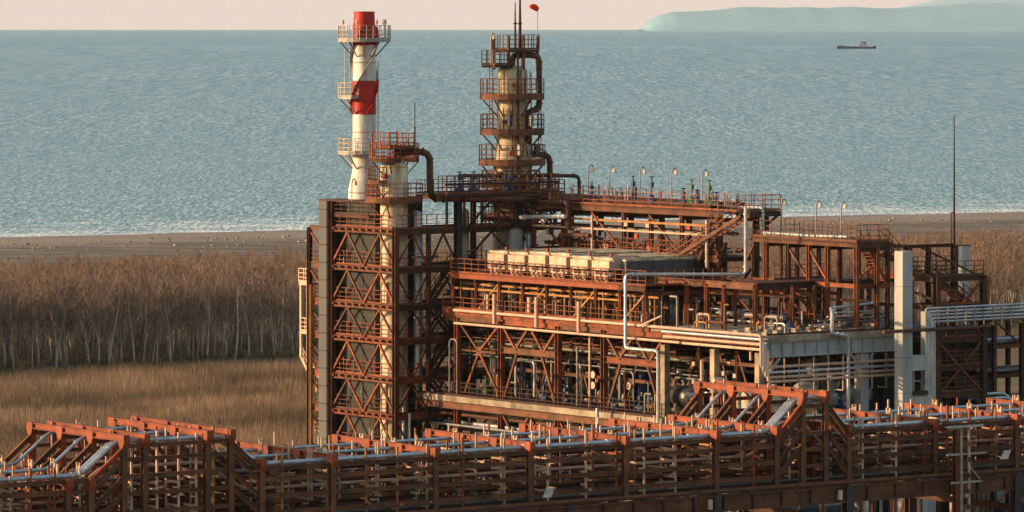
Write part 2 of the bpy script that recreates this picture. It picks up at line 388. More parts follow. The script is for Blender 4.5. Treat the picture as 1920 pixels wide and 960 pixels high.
def to_np(vs,fs):
    tri=[]
    for f in fs:
        for k in range(1,len(f)-1): tri.append((f[0],f[k],f[k+1]))
    return np.array([tuple(v) for v in vs],dtype=np.float32),np.array(tri,dtype=np.int32)
def scatter_mesh(name,variants,places,mats):
    """variants: list of [(verts,tris,matindex)...]; places: (x,y,rot,scale,variant)"""
    V=[];T=[];MI=[];off=0
    for x,y,rot,s_,k in places:
        c_,s2=math.cos(rot),math.sin(rot)
        for (vv,tt,mi) in variants[k]:
            a=np.empty_like(vv); a[:,0]=(vv[:,0]*c_-vv[:,1]*s2)*s_+x; a[:,1]=(vv[:,0]*s2+vv[:,1]*c_)*s_+y; a[:,2]=vv[:,2]*s_
            V.append(a);T.append(tt+off);MI.append(np.full(len(tt),mi,dtype=np.int32)); off+=len(vv)
    V=np.concatenate(V);T=np.concatenate(T);MI=np.concatenate(MI)
    me=bpy.data.meshes.new(name); me.vertices.add(len(V)); me.vertices.foreach_set('co',V.ravel())
    me.loops.add(len(T)*3); me.loops.foreach_set('vertex_index',T.ravel()); me.polygons.add(len(T))
    me.polygons.foreach_set('loop_start',np.arange(0,len(T)*3,3,dtype=np.int32))
    for q in mats: me.materials.append(q)
    me.polygons.foreach_set('material_index',MI); me.update(calc_edges=True)
    o=bpy.data.objects.new(name,me); col.objects.link(o); o['kind']='stuff'; return o
# twig colour varies over the ground in big patches (species)
def veg_mat(name,stops,sc_=.03):
    m,n,l,b=new_mat(name); t=n.new('ShaderNodeNewGeometry')
    f1=noise(n,l,t.outputs['Position'],sc_,None,5,.7); l.new(ramp(n,l,f1,stops),b.inputs['Base Color']); b.inputs['Roughness'].default_value=1; b.inputs['Specular IOR Level'].default_value=.05; return m
VTW=veg_mat('wood_twigs',[(.36,(.16,.122,.102)),(.5,(.25,.175,.13)),(.64,(.35,.225,.14))],.06)
VBK=M['bark']
VSH=veg_mat('shrub_twigs',[(.36,(.19,.12,.072)),(.5,(.28,.17,.09)),(.64,(.36,.215,.11))],.035)
tv=[]
for k in range(7):
    tr,a,f=make_tree_arrays(8.6,.075,520,20+k); v1,t1=to_np(tr.v,tr.f); v2,t2=to_np(a,f); tv.append([(v1,t1,1),(v2,t2,0)])
sv=[]
for k in range(5):
    tr,a,f=make_tree_arrays(3.0,.03,150,60+k,True); v1,t1=to_np(tr.v,tr.f); v2,t2=to_np(a,f); sv.append([(v1,t1,0),(v2,t2,0)])
pl_=[]
def frontY(x): return shoreY(x)-334
x=-95.
for _ in range(3000):
    x=rng.uniform(-92,112); d=rng.uniform(0,1)**1.15*115; y=frontY(x)+3+d
    hidden=(x> -20 and x<58)
    if hidden and rng.random()<.55: continue
    if rng.random()<d/260: continue
    pl_.append((x,y,rng.uniform(0,6.28),rng.uniform(.78,1.12)*(1-.25*d/115),rng.integers(0,7)))
scatter_mesh('bare_wood',tv,pl_,[VTW,VBK])['label']='dense leafless wood of thin pale trunks behind the plant'
pl_=[]
for _ in range(3000):
    x=rng.uniform(-100,135); d=rng.uniform(0,1)*180; y=frontY(x)+85+d
    if (x>-20 and x<60) and rng.random()<.4: continue
    if rng.random()<max(0,(d-95)/90): continue
    pl_.append((x,y,rng.uniform(0,6.28),(1.75-1.45*d/180)*rng.uniform(.7,1.2),rng.integers(0,5)))
for _ in range(260):
    x=rng.uniform(-92,40); y=frontY(x)+rng.uniform(-4,3); pl_.append((x,y,rng.uniform(0,6.28),rng.uniform(.25,.6),rng.integers(0,5)))
scatter_mesh('winter_scrub',sv,pl_,[VSH])['label']='orange brown leafless scrub between the wood and the beach'
# dry reeds in the field
rv=[]
for k in range(4):
    vs=[];fs=[]; q=random.Random(90+k)
    for j in range(34):
        px_,py_=q.gauss(0,.55),q.gauss(0,.55); hh=q.uniform(.5,1.35); a=q.uniform(0,6.28); wd=q.uniform(.008,.018)
        i=len(vs); vs+=[(px_-wd*math.cos(a),py_-wd*math.sin(a),0),(px_+wd*math.cos(a),py_+wd*math.sin(a),0),(px_+q.gauss(0,.14),py_+q.gauss(0,.14),hh)]; fs.append((i,i+1,i+2))
    v_,t_=to_np(vs,fs); rv.append([(v_,t_,0)])
RD=veg_mat('dry_reeds',[(.38,(.13,.098,.068)),(.5,(.245,.168,.108)),(.62,(.36,.25,.165))],.045)
pl_=[]
for _ in range(19000):
    x=rng.uniform(-72,8); y=rng.uniform(376,frontY(x)-14); 
    g=math.sin(x*.13+y*.05)+math.sin(y*.09-x*.04)
    pl_.append((x,y,rng.uniform(0,6.28),rng.uniform(.6,1.15)*(1+.12*g),rng.integers(0,4)))
for _ in range(3500):
    x=rng.uniform(-90,0); y=frontY(x)-rng.uniform(0,14); pl_.append((x,y,rng.uniform(0,6.28),rng.uniform(.15,.4),rng.integers(0,4)))
for _ in range(3500):
    x=rng.uniform(20,115); y=frontY(x)-rng.uniform(0,30); pl_.append((x,y,rng.uniform(0,6.28),rng.uniform(.5,1.0),rng.integers(0,4)))
scatter_mesh('dry_reeds',rv,pl_,[RD])['label']='brown dry reeds covering the field in front of the wood'
GS=veg_mat('green_scrub',[(.36,(.03,.038,.018)),(.52,(.06,.068,.03)),(.66,(.10,.085,.045))],.25)
pl_=[]
for _ in range(1300):
    x=rng.uniform(-90,-5); y=frontY(x)-abs(rng.normal(5,7))*(1.2+.6*math.sin(x*.23))+1; pl_.append((x,y,rng.uniform(0,6.28),rng.uniform(.12,.38),rng.integers(0,5)))
scatter_mesh('low_scrub',sv,pl_,[GS])['label']='low dark green scrub along the foot of the wood'
pl_=[]
for _ in range(1500):
    x=rng.uniform(-90,112)
    if -20<x<55 and rng.random()<.6: continue
    y=frontY(x)+rng.uniform(0,1)**1.5*60+2; pl_.append((x,y,rng.uniform(0,6.28),rng.uniform(.5,1.25),rng.integers(0,5)))
UG=veg_mat('undergrowth_twigs',[(.36,(.11,.085,.068)),(.5,(.17,.128,.098)),(.64,(.24,.175,.125))],.1)
scatter_mesh('undergrowth',sv,pl_,[UG])['label']='dark leafless undergrowth between the trunks of the wood'
# driftwood and stones along the beach
stv=[]
for k in range(3):
    b_=MB().box(-.5,.5,-.2,.2,0,.22+.1*k); v_,t_=to_np(b_.v,b_.f); stv.append([(v_,t_,0)])
pl_=[]
for _ in range(420):
    x=rng.uniform(-100,125); y=shoreY(x)-18-abs(rng.normal(0,18))-8*math.sin(x*.3)**2; pl_.append((x,y,rng.uniform(0,6.28),rng.uniform(.15,.62)*(2.2 if rng.random()<.05 else 1),rng.integers(0,3)))
scatter_mesh('driftwood',stv,pl_,[M['stone']])['label']='bleached driftwood and stones strewn along the upper beach'
# trees one can tell apart at the front of the wood
protos=[]
for k in range(5):
    tr,a,f=make_tree_arrays([8.2,7.4,9.0,7.8,8.6][k],.12,420,140+k)
    t=thing('bare_tree','leafless tree with a thin pale trunk at the front edge of the wood','tree',BX,(0,0,0),'bare trees along the edge of the wood')
    part('trunk',tr,'bark',t); tb=MB(); tb.v=[tuple(v) for v in a]; tb.f=f; part('crown',tb,'twig',t); protos.append(t)
fx=sorted([random.uniform(-61,-21) for _ in range(58)]+[random.uniform(56,78) for _ in range(12)])
for i,x in enumerate(fx):
    k=i%5; y=frontY(x)+random.uniform(-1.5,3.5); s_=random.uniform(.82,1.12)
    lab='leafless tree with a thin pale trunk on the right, beyond the stair tower' if x>0 else None
    if i<5: o=protos[i]; o.location=(x,y,0); o.rotation_euler=(0,0,random.uniform(0,6.28)); o.scale=(s_,s_,s_)
    else: o=dup(protos[k],BX,(x,y,0),lab,random.uniform(0,6.28),(s_,s_,s_))
    if i==30: o.rotation_euler=(0,R(13),0); o['label']='leafless tree whose pale trunk leans clearly to the right'; del o['group']
# ---- ship
def ship():
    Y=8032*.99; sx=(1606-960)/FPX*Y; F=Frame(sx,Y,1,0); k=Y/FPX
    t=thing('cargo_ship','small cargo ship with dark hull and tan wheelhouse aft, far out at sea','ship',F,(0,0,-.6))
    Lh=37*k
    h=MB(); prof=[(-1,4.2,3.6),(-.93,5,3.4),(-.5,5.2,2.6),(.3,5.2,2.6),(.8,4.6,3.0),(1,.8,5.0)]
    vs=[]
    for x_,w_,zt in prof: vs+=[(x_*Lh*.98,-w_*.8,-1.2),(x_*Lh,-w_,zt),(x_*Lh,w_,zt),(x_*Lh*.98,w_*.8,-1.2)]
    fs=[(0,1,2,3),(20,23,22,21)]
    for i in range(5):
        a=i*4; fs+=[(a,a+4,a+5,a+1),(a+1,a+5,a+6,a+2),(a+2,a+6,a+7,a+3),(a+3,a+7,a+4,a)]
    part('hull',h.add(vs,fs),'hull',t)
    part('deckhouse',MB().box(3*k,22*k,-4,4,2.4,2.6+3.2*k).box(5*k,17*k,-3.6,3.6,2.6+3.2*k,2.6+6*k),'super',t)
    part('wheelhouse',MB().box(7*k,13*k,-3.2,3.2,2.6+6*k,2.6+10*k),'super',t)
    wb=MB().box(12.99*k,13.05*k,-3,3,2.6+8*k,2.6+9.2*k).box(7.3*k,12.8*k,-3.26,-3.2,2.6+8*k,2.6+9.2*k); part('window',wb,'black',t)
    part('funnel',MB().lathe((16*k,0,2.6+5*k),[(1.7,0),(1.5,5*k)],10),'hull',t)
    part('mast',MB().bar((10*k,0,2.6+9*k),(10*k,0,2.6+16*k),.7).bar((9*k,-2,2.6+13*k),(9*k,2,2.6+13*k),.4),'super',t)
    part('foremast',MB().bar((-27*k,0,2.6),(-27*k,0,2.6+8*k),.6),'super',t)
    part('forecastle',MB().box(-36*k,-22*k,-4.2,4.2,2.7,2.7+2.2*k),'hull',t)
    part('hatch',MB().box(-20*k,-12*k,-3.4,3.4,2.3,2.5+1.6*k).box(-10*k,1*k,-3.4,3.4,2.3,2.5+1.2*k),'rustd',t)
ship()

# ================================================================ PLANT: builders
def col_part(root,u,v,z0,z1,s=.34,m='rust',name='column'):
    return part(name,MB().ib((u,v,z0),(u,v,z1),s,s,.05),m,root)
def beam_part(root,p,q,w=.2,h=.36,m='rust',name='beam'):
    return part(name,MB().ib(p,q,w,h,.04),m,root)
def brace_part(root,segs,s=.13,m='rust',name='brace'):
    for p,q in segs: part(name,MB().bar(p,q,s,s),m,root)
def rail_part(root,pts,m='rust',h=1.1,closed=False,name='railing',r=.028,sp=1.3):
    return part(name,MB().rail(pts,h=h,closed=closed,r=r,sp=sp),m,root)
def deck_part(root,u0,u1,v0,v1,z,t=.12,m='rustd',name='deck'):
    return part(name,MB().box(u0,u1,v0,v1,z-t,z),m,root)
def W(a,b,z0,z1,n=4,up=True):
    """zigzag between two plan points, alternating z0 / z1"""
    a=Vector(a+(0,)); b=Vector(b+(0,)); out=[]
    for k in range(n):
        p=a.lerp(b,k/n); q=a.lerp(b,(k+1)/n); lo=(k%2==0)==up
        out.append(((p.x,p.y,z0 if lo else z1),(q.x,q.y,z1 if lo else z0)))
    return out
def arc(c,r,a0,a1,z,n=14):
    return [(c[0]+r*math.cos(a0+(a1-a0)*k/n),c[1]+r*math.sin(a0+(a1-a0)*k/n),z) for k in range(n+1)]
def ring_platform(root,c,r0,r1,z,a0=0,a1=360,m='rust',mf='rustd',brackets=8,h=1.2,sp=.9,t=.32):
    """annular walkway with its own railing and brackets"""
    a0,a1=R(a0),R(a1); n=max(6,int((a1-a0)/R(15))); mb=MB(); vs=[];fs=[]
    for k in range(n+1):
        a=a0+(a1-a0)*k/n; cx,sx=math.cos(a),math.sin(a)
        vs+=[(c[0]+r0*cx,c[1]+r0*sx,z-t),(c[0]+r1*cx,c[1]+r1*sx,z-t),(c[0]+r1*cx,c[1]+r1*sx,z),(c[0]+r0*cx,c[1]+r0*sx,z)]
    for k in range(n):
        a=k*4
        for i in range(4): fs.append((a+i,a+(i+1)%4,a+4+(i+1)%4,a+4+i))
    fs+=[(3,2,1,0),(n*4,n*4+1,n*4+2,n*4+3)]
    pf=part('platform',mb.add(vs,fs),mf,root)
    full=abs(a1-a0-2*math.pi)<.01
    pts=arc(c,r1-.04,a0,a1,z,n)
    if not full:
        pts=[(c[0]+r0*math.cos(a0),c[1]+r0*math.sin(a0),z)]+pts+[(c[0]+r0*math.cos(a1),c[1]+r0*math.sin(a1),z)]
    part('railing',MB().rail(pts,h=h,r=.028,sp=sp),m,pf)
    bm=MB()
    for k in range(brackets):
        a=a0+(a1-a0)*(k+.5)/brackets; cx,sx=math.cos(a),math.sin(a)
        bm.bar((c[0]+r1*.95*cx,c[1]+r1*.95*sx,z-t),(c[0]+r0*cx,c[1]+r0*sx,z-t-(r1-r0)*1.0),.09)
    part('bracket',bm,m,pf); return pf
def ladder_part(root,p,z0,z1,m='rust',du=.22,dv=0,cage=True,name='ladder'):
    mb=MB(); u,v=p
    for s_ in (-1,1): mb.bar((u+s_*du,v+s_*dv,z0),(u+s_*du,v+s_*dv,z1),.05)
    z=z0+.3
    while z<z1: mb.bar((u-du,v-dv,z),(u+du,v+dv,z),.035); z+=.35
    return part(name,mb,m,root)
def stair_mb(p,q,wd=(0,.9,0),m=None):
    """stringers, treads and handrails from p up to q; wd = width vector"""
    mb=MB(); p=Vector(p); q=Vector(q); w_=Vector(wd)
    for s_ in (0,1): mb.bar(p+w_*s_,q+w_*s_,.08,.26)
    n=max(3,int(abs(q.z-p.z)/.24))
    for k in range(n):
        c=p.lerp(q,(k+.5)/n); mb.bar(c,c+w_,.26,.05)
    hb=MB()
    for s_ in (0,1):
        for hh in (1.0,.55): hb.bar(p+w_*s_+Vector((0,0,hh)),q+w_*s_+Vector((0,0,hh)),.05)
        for k in range(6):
            c=p.lerp(q,k/5)+w_*s_; hb.bar(c,c+Vector((0,0,1.0)),.05)
    return mb,hb
def stair(root,p,q,wd=(0,.9,0),m='rust'):
    a,b=stair_mb(p,q,wd); s_=part('stair',a,m,root); part('handrail',b,m,s_); return s_
def bases(fr,pts): return tuple(pts[0])
def pipe(label,pts,r=.12,m='silver',fr=None,frr=None,group=None,flanges=True,name='process_pipe',cat='pipe'):
    fr=fr or PL; t=None
    mb=MB().tube(pts,r,8 if r<.2 else 12,fr=frr if frr is not None else r*3.2)
    o=solo(name,mb,m,label,cat,fr,tuple(pts[0]),group,smooth=True)
    if flanges and r>=.09:
        for a,b in zip(pts[:-1],pts[1:]):
            a=Vector(a);b=Vector(b);d=b-a; Ln=d.length
            if Ln<1.2: continue
            d.normalize(); n=max(1,int(Ln/5.5))
            for k in range(n+1):
                tt=min(Ln-.55,max(.55,Ln*k/max(1,n))); c=a+d*tt
                part('flange',MB().tube([c-d*.045,c+d*.045],r*1.35,10),m,o)
    return o
def lamp_thing(u,v,z,h=3.0,label='',arm=(.5,0),fr=None,group='lamps on curved poles over the plant decks'):
    fr=fr or PL
    t=thing('street_lamp',label,'lamp',fr,(u,v,z),group)
    du,dv=arm; pts=[(u,v,z),(u,v,z+h-.35),(u+du*.25,v+dv*.25,z+h-.05),(u+du*.75,v+dv*.75,z+h),(u+du,v+dv,z+h-.2)]
    part('pole',MB().tube(pts,.05,6,fr=.2),'galv',t,True)
    part('lamp_head',MB().lathe((u+du,v+dv,z+h-.62),[(.05,.08),(.15,.1),(.13,.34),(.05,.46)],10),'lamp',t,True)
    return t
def valve_thing(u,v,z,label,m='blue',h=1.5,group=None,wheel=True,wm=None):
    t=thing('valve',label,'valve',PL,(u,v,z),group)
    part('body',MB().lathe((u,v,z),[(.1,0),(.21,.08),(.16,.3),(.24,.42),(.19,.62),(.08,.72)],10).tube([(u,v-.42,z+.28),(u,v+.42,z+.28)],.17,10),m,t,True)
    part('stem',MB().tube([(u,v,z+.7),(u,v,z+h)],.06,6).box(u-.13,u+.13,v-.13,v+.13,z+h*.62,z+h*.8),m,t)
    if wheel: 
        wb=MB().tube(arc((u,v),.2,0,2*math.pi,z+h,12),.035,5).bar((u-.2,v,z+h),(u+.2,v,z+h),.04).bar((u,v-.2,z+h),(u,v+.2,z+h),.04)
        part('handwheel',wb,wm or m,t)
    return t
def pump_thing(u,v,z,label,m='blue',s=1.0,group=None):
    t=thing('pump',label,'pump',PL,(u,v,z),group)
    part('base',MB().box(u-.5*s,u+.5*s,v-1.1*s,v+1.1*s,z,z+.25*s),'conc',t)
    part('motor',MB().tube([(u,v+.1*s,z+.65*s),(u,v+1.0*s,z+.65*s)],.33*s,12).tube([(u,v+1.0*s,z+.65*s),(u,v+1.12*s,z+.65*s)],.24*s,12).box(u-.2*s,u+.2*s,v+.35*s,v+.7*s,z+.95*s,z+1.12*s),m,t)
    part('casing',MB().tube([(u,v-.75*s,z+.65*s),(u,v-.35*s,z+.65*s)],.38*s,12).tube([(u,v-.35*s,z+.65*s),(u,v+.1*s,z+.65*s)],.12*s,8).tube([(u,v-.55*s,z+.65*s),(u,v-.55*s,z+1.35*s)],.14*s,8),'silverd',t)
    return t
def drum_thing(p,q,r,label,m='silver',saddle=1.0,fr=None,name='horizontal_drum'):
    fr=fr or PL; p=Vector(p);q=Vector(q);d=(q-p).normalized()
    t=thing(name,label,'vessel',fr,(p.x,p.y,p.z-r-saddle))
    prs=[p-d*r*.45,p-d*r*.40,p-d*r*.25,p,q,q+d*r*.25,q+d*r*.40,q+d*r*.45]; rr=[r*.12,r*.5,r*.85,r,r,r*.85,r*.5,r*.12]
    part('shell',MB().tube(prs,rr,20),m,t,True)
    sb=MB()
    for k in (.18,.82):
        c=p.lerp(q,k); a=d*.15; s_=Vector((-d.y,d.x,0))*r*.8
        vs=[c-a-s_,c+a-s_,c+a+s_,c-a+s_]; z0=p.z-r-saddle
        sb.add([(x.x,x.y,z0) for x in vs]+[(x.x,x.y,p.z-r*.55) for x in vs],[(0,3,2,1),(4,5,6,7),(0,1,5,4),(1,2,6,5),(2,3,7,6),(3,0,4,7)])
    part('saddle',sb,'conc',t)
    nb=MB()
    for k in (.25,.5,.75):
        c=p.lerp(q,k); nb.lathe((c.x,c.y,p.z+r*.9),[(.13,0),(.13,.35),(.22,.35),(.22,.45)],10)
    part('nozzle',nb,'silverd',t); return t

# ================================================================ LEFT TOWER (stair and furnace frame)
TU0,TU1,TV0,TV1=-3.8,2.3,40.4,49.2
LV=[3.2,6.2,9.05,12.1,14.8,17.75,20.8]
TWR=t=thing('steel_tower','rust red braced steel tower of seven floors at the left end of the plant','steel tower',PL,(TU0,TV0,0))
for (u,v,z,s_,mm) in ((TU0,TV0,21.2,.42,'rustd'),(TU0,TV1,23.0,.50,'rustd'),(TU1,TV0,23.4,.5,'fire'),(TU1,TV1,20.8,.4,'rustd'),(-.6,TV0,20.8,.3,'rustd')):
    col_part(t,u,v,0,z,s_,mm)
z0=0
for i,z in enumerate(LV):
    beam_part(t,(TU0,TV0,z),(TU0,TV1,z),.25,.42); beam_part(t,(TU0,TV0,z-.02),(TU1,TV0,z-.02),.25,.42,'rust' if i<4 else 'rustd')
    beam_part(t,(TU1,TV0,z),(TU1,TV1,z),.2,.36,'rustd')
    mb=MB()
    for k in range(9): v=TV0+.6+k*(TV1-TV0-1.2)/8; mb.bar((TU0-.35,v,z+.05),(TU0+.9,v,z+.05),.12,.18)
    part('joist',mb,'rust',t)
    deck_part(t,TU0+.2,TU0+.95,TV0+.2,TV1,z+.22,.06,'rustd'); 
    deck_part(t,TU0+.95,TU1,TV0+.2,TV0+1.2,z+.2,.06,'rustd')
    rail_part(t,[(TU0+.1,TV1,z+.22),(TU0+.1,TV0+.1,z+.22),(TU1,TV0+.1,z+.22)],sp=1.0)
    brace_part(t,W((TU0,TV1),(TU0,TV0),z0+.2,z-.2),.15,'rust')
    if i>0: brace_part(t,W((-.6,TV0),(TU1,TV0),z0+.2,z-.2,2)+W((TU0,TV0),(-.6,TV0),z0+.2,z-.2,2,i%2==0),.13,'rustd')
    if i in (4,3): brace_part(t,W((TU1,TV0),(TU1,TV1),z0,z,4),.13,'rustd')
    z0=z
# top extras
rail_part(t,[(TU0,TV1,22.0),(TU0,TV0+3.8,22.0)],'rustd'); beam_part(t,(TU0,TV1,21.9),(TU0,TV0+3.6,21.9),.12,.2,'rustd')
beam_part(t,(TU0,TV0+1.2,3),(TU0,TV0+1.2,8.9),.14,.14); 
# stairs zigzag on the shaded side of the tower
for i in range(1,6):
    z=LV[i-1]; z2=LV[i]; a,b=((-.4,TV0-.05,z+.2),(2.1,TV0-.05,z2+.2)) if i%2 else ((2.1,TV0-.05,z+.2),(-.4,TV0-.05,z2+.2))
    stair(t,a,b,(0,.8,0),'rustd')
# furnace casing behind the truss
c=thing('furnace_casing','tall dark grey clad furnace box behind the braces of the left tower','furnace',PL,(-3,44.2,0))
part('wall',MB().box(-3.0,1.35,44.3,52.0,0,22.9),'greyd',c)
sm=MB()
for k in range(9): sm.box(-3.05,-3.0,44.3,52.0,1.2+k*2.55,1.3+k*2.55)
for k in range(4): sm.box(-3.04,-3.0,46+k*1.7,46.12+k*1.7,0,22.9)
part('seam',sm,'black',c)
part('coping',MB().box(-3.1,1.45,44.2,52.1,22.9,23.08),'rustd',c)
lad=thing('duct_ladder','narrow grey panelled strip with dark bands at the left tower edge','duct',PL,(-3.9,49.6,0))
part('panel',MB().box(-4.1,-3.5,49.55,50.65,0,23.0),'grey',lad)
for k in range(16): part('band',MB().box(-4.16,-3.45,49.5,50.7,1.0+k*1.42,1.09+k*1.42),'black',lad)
# outer posts and the white access stair beyond
o=thing('steel_structure','brown and yellow painted outer frame posts left of the grey strip','steel frame',PL,(-3.8,52.2,0))
col_part(o,-3.8,52.4,0,20.8,.34,'rustd'); part('post',MB().ib((-4.0,51.9,0),(-4.0,51.9,16.2),.22,.22),'rusty_y',o)
for z in LV: beam_part(o,(-3.8,52.4,z),(-3.8,50.7,z),.2,.4); 
brace_part(o,[((-3.8,52.4,z-.2),(-3.8,50.8,z-1.6)) for z in LV],.12)
for z in LV[1:-1]: rail_part(o,[(-3.8,52.4,z+.2),(-3.8,50.8,z+.2)],sp=.8)
s_=thing('access_platform','white painted access stair hanging on the far left side of the tower','stair',PL,(-3,53,6))
deck_part(s_,-3.6,-1.6,52.8,54.2,16.3,.25,'pipep'); rail_part(s_,[(-3.6,52.8,16.3),(-3.6,54.2,16.3),(-1.6,54.2,16.3)],'pipep',r=.04,sp=.7)
part('post',MB().bar((-3.5,54.0,10.2),(-3.5,54.0,16.1),.22).bar((-3.5,53.1,9.8),(-3.5,53.1,16.1),.16),'pipep',s_)
deck_part(s_,-3.6,-1.6,52.7,53.9,12.3,.2,'pipep'); rail_part(s_,[(-3.6,52.7,12.3),(-3.6,53.9,12.3)],'pipep',r=.04,sp=.6)
a_,b_=stair_mb((-3.5,54.2,10.4),(-3.5,51.4,7.2),(.8,0,0)); st=part('stair',a_,'pipep',s_); part('handrail',b_,'pipep',st)
deck_part(s_,-3.5,-1.6,52.0,53.2,2.2,.2,'pipep'); rail_part(s_,[(-3.6,51.0,2.3),(-3.6,53.0,2.3)],'pipep',r=.04,sp=.6); rail_part(s_,[(-3.6,51.0,4.3),(-3.6,53.0,4.3)],'pipep',r=.04,sp=.6)

# ================================================================ CHIMNEY
CC=(.0,PL.vx(683,.0))
def cz(py): return PL.zy(py,*CC)
t=thing('chimney','tall round chimney with red and white bands behind the left tower','chimney',PL,(CC[0],CC[1],22.9))
rr=.97
zb=22.9; z1=cz(325); zt=cz(26)
part('shell',MB().lathe((CC[0],CC[1],0),[(1.32,zb),(1.28,cz(360)),(rr,z1),(rr*.97,cz(219))],32),'white',t,True)
part('band',MB().lathe((CC[0],CC[1],0),[(rr*.985,cz(218.5)),(rr*.985,cz(156))],32),'red',t,True,label='lower red painted band')
part('shell',MB().lathe((CC[0],CC[1],0),[(rr*.965,cz(155.5)),(rr*.95,cz(90))],32),'white',t,True)
part('band',MB().lathe((CC[0],CC[1],0),[(rr*.965,cz(89.5)),(rr*.965,cz(70)),(rr*.86,cz(28)),(rr*.90,cz(27.5)),(rr*.90,zt),(rr*.7,zt)],32),'red',t,True,label='upper red painted top')
part('seam',MB().lathe((CC[0],CC[1],0),[(rr*1.02,cz(252.5)),(rr*1.02,cz(251))],32).lathe((CC[0],CC[1],0),[(rr*1.0,cz(122)),(rr*1.0,cz(120.5))],32).lathe((CC[0],CC[1],0),[(1.32,cz(366)),(1.32,cz(364))],32),'post',t)
# spiral strakes
for s0,mm,pa,pb in ((0,'red',219,156),(0,'galv',156,90),(0,'red',90,55)):
    za,zb2=cz(pa),cz(pb); pitch=5.6; nseg=int((zb2-za)/.22)+2
    for ph in (0,2*math.pi/3,4*math.pi/3):
        vs=[];fs=[]
        for k in range(nseg+1):
            z=za+(zb2-za)*k/nseg; a=ph+2*math.pi*z/pitch*.5; cx,sx=math.cos(a),math.sin(a)
            for rad in (rr*.95,rr*1.22):
                vs+=[(CC[0]+rad*cx,CC[1]+rad*sx,z-.03),(CC[0]+rad*cx,CC[1]+rad*sx,z+.03)]
        for k in range(nseg):
            b0=k*4
            for q in ((0,2,6,4),(1,5,7,3),(2,3,7,6)): fs.append(tuple(b0+i for i in q))
        part('strake',MB().add(vs,fs),mm,t)
ring_platform(t,CC,rr,2.15,cz(79),0,360,'galv','galv',10,h=1.15,t=.18)
for py in (186,290):
    ring_platform(t,CC,rr,2.15,cz(py),88 if py==186 else 88,205 if py==186 else 262,'galv','galv',4,h=1.15,t=.16)
ladder_part(t,(CC[0]-1.15,CC[1]+.75),cz(186)+.1,cz(82),'galv'); ladder_part(t,(CC[0]+1.15,CC[1]-.1),cz(290),cz(120),'galv',.15)
lb=MB()
for a in (20,70,150,215,300,340): lb.lathe((CC[0]+1.75*math.cos(R(a)),CC[1]+1.75*math.sin(R(a)),cz(79)),[(.035,0),(.035,1.25),(.13,1.3),(.13,1.55),(.05,1.65)],8)
part('warning_light',lb,'lamp',t)

# ================================================================ SLENDER VESSEL in the tower corner
VC=(-2.2,42.84)
def vz(py): return PL.zy(py,*VC)
t=thing('slender_column','cream clad column standing inside the corner of the left tower, rising through its top floor','column',PL,(VC[0],VC[1],0))
part('shell',MB().lathe((VC[0],VC[1],0),[(1.10,0),(1.10,vz(318)),(1.0,vz(312)),(.6,vz(306)),(.2,vz(303))],28),'cream',t,True)
part('seam',MB().lathe((VC[0],VC[1],0),[(1.12,vz(346)),(1.12,vz(344.5))],28).lathe((VC[0],VC[1],0),[(1.12,vz(318)),(1.14,vz(316.5))],28).lathe((VC[0],VC[1],0),[(1.12,vz(391)),(1.12,vz(389.5))],28),'post',t)
ring_platform(t,VC,.9,2.0,vz(301),-60,250,'rust','rustd',6,h=1.2,t=.3)
pf=part('platform',MB().box(VC[0]-1.3,VC[0]+1.1,VC[1]-1.2,VC[1]+1.2,vz(280)-.2,vz(280)),'rustd',t); part('railing',MB().rail([(VC[0]-1.3,VC[1]-1.2,vz(280)),(VC[0]+1.1,VC[1]-1.2,vz(280)),(VC[0]+1.1,VC[1]+1.2,vz(280)),(VC[0]-1.3,VC[1]+1.2,vz(280))],closed=True,r=.03,sp=.8),'rust',pf)
fb=MB()
for du,dv in ((-1.3,-1.2),(1.1,-1.2),(1.1,1.2),(-1.3,1.2)): fb.bar((VC[0]+du,VC[1]+dv,vz(306)),(VC[0]+du,VC[1]+dv,vz(251)),.12)
part('post',fb,'rust',t)
ring_platform(t,VC,1.12,2.3,vz(376),60,330,'rust','rust',6,h=1.2,t=.34)
ring_platform(t,VC,1.12,2.1,vz(345),100,200,'rust','rust',3,h=1.15,t=.2)
part('mast',MB().bar((VC[0]+1.3,VC[1]-1.0,vz(280)),(VC[0]+1.3,VC[1]-1.0,vz(242)),.10).bar((VC[0]+1.3,VC[1]-1.0,vz(242)),(VC[0]+1.3,VC[1]-1.0,vz(196)),.06),'rustd',t)
ladder_part(t,(VC[0]-1.25,VC[1]+.2),vz(376),vz(303),'rust'); 
nb=MB().tube([(VC[0]-1.0,VC[1]-.3,vz(334)),(VC[0]-1.4,VC[1]-.45,vz(334))],.22,12); part('manway',nb,'redv',t)
for py in (253,258): pass
lamp_thing(TU0+.4,TV0+6.6,22.95,1.9,'small lamp on a curved pole on the grey casing roof, far left',( .35,0))
# big overhead pipe from the slender vessel
def q3(px,py,v): u=PL.ux(px,v); return (u,v,PL.zy(py,u,v))
pipe('thick rusted pipe arching from the slender column top down to the crossover',
     [(VC[0],VC[1],vz(306)),(VC[0],VC[1],vz(290)),q3(806,289,41.6),q3(806,376,41.6),q3(900,378,41.6)],.27,'pipe',frr=.8)
pipe('thick rusted crossover pipe running level right from the left tower',[q3(820,376,40.2),q3(1040,377,38.6),q3(1102,380,33)],.29,'pipe',frr=.8)
pipe('rusted pipe above the crossover pipe near the tall column',[q3(848,371,41.0),q3(1100,371,37)],.12,'pipe')

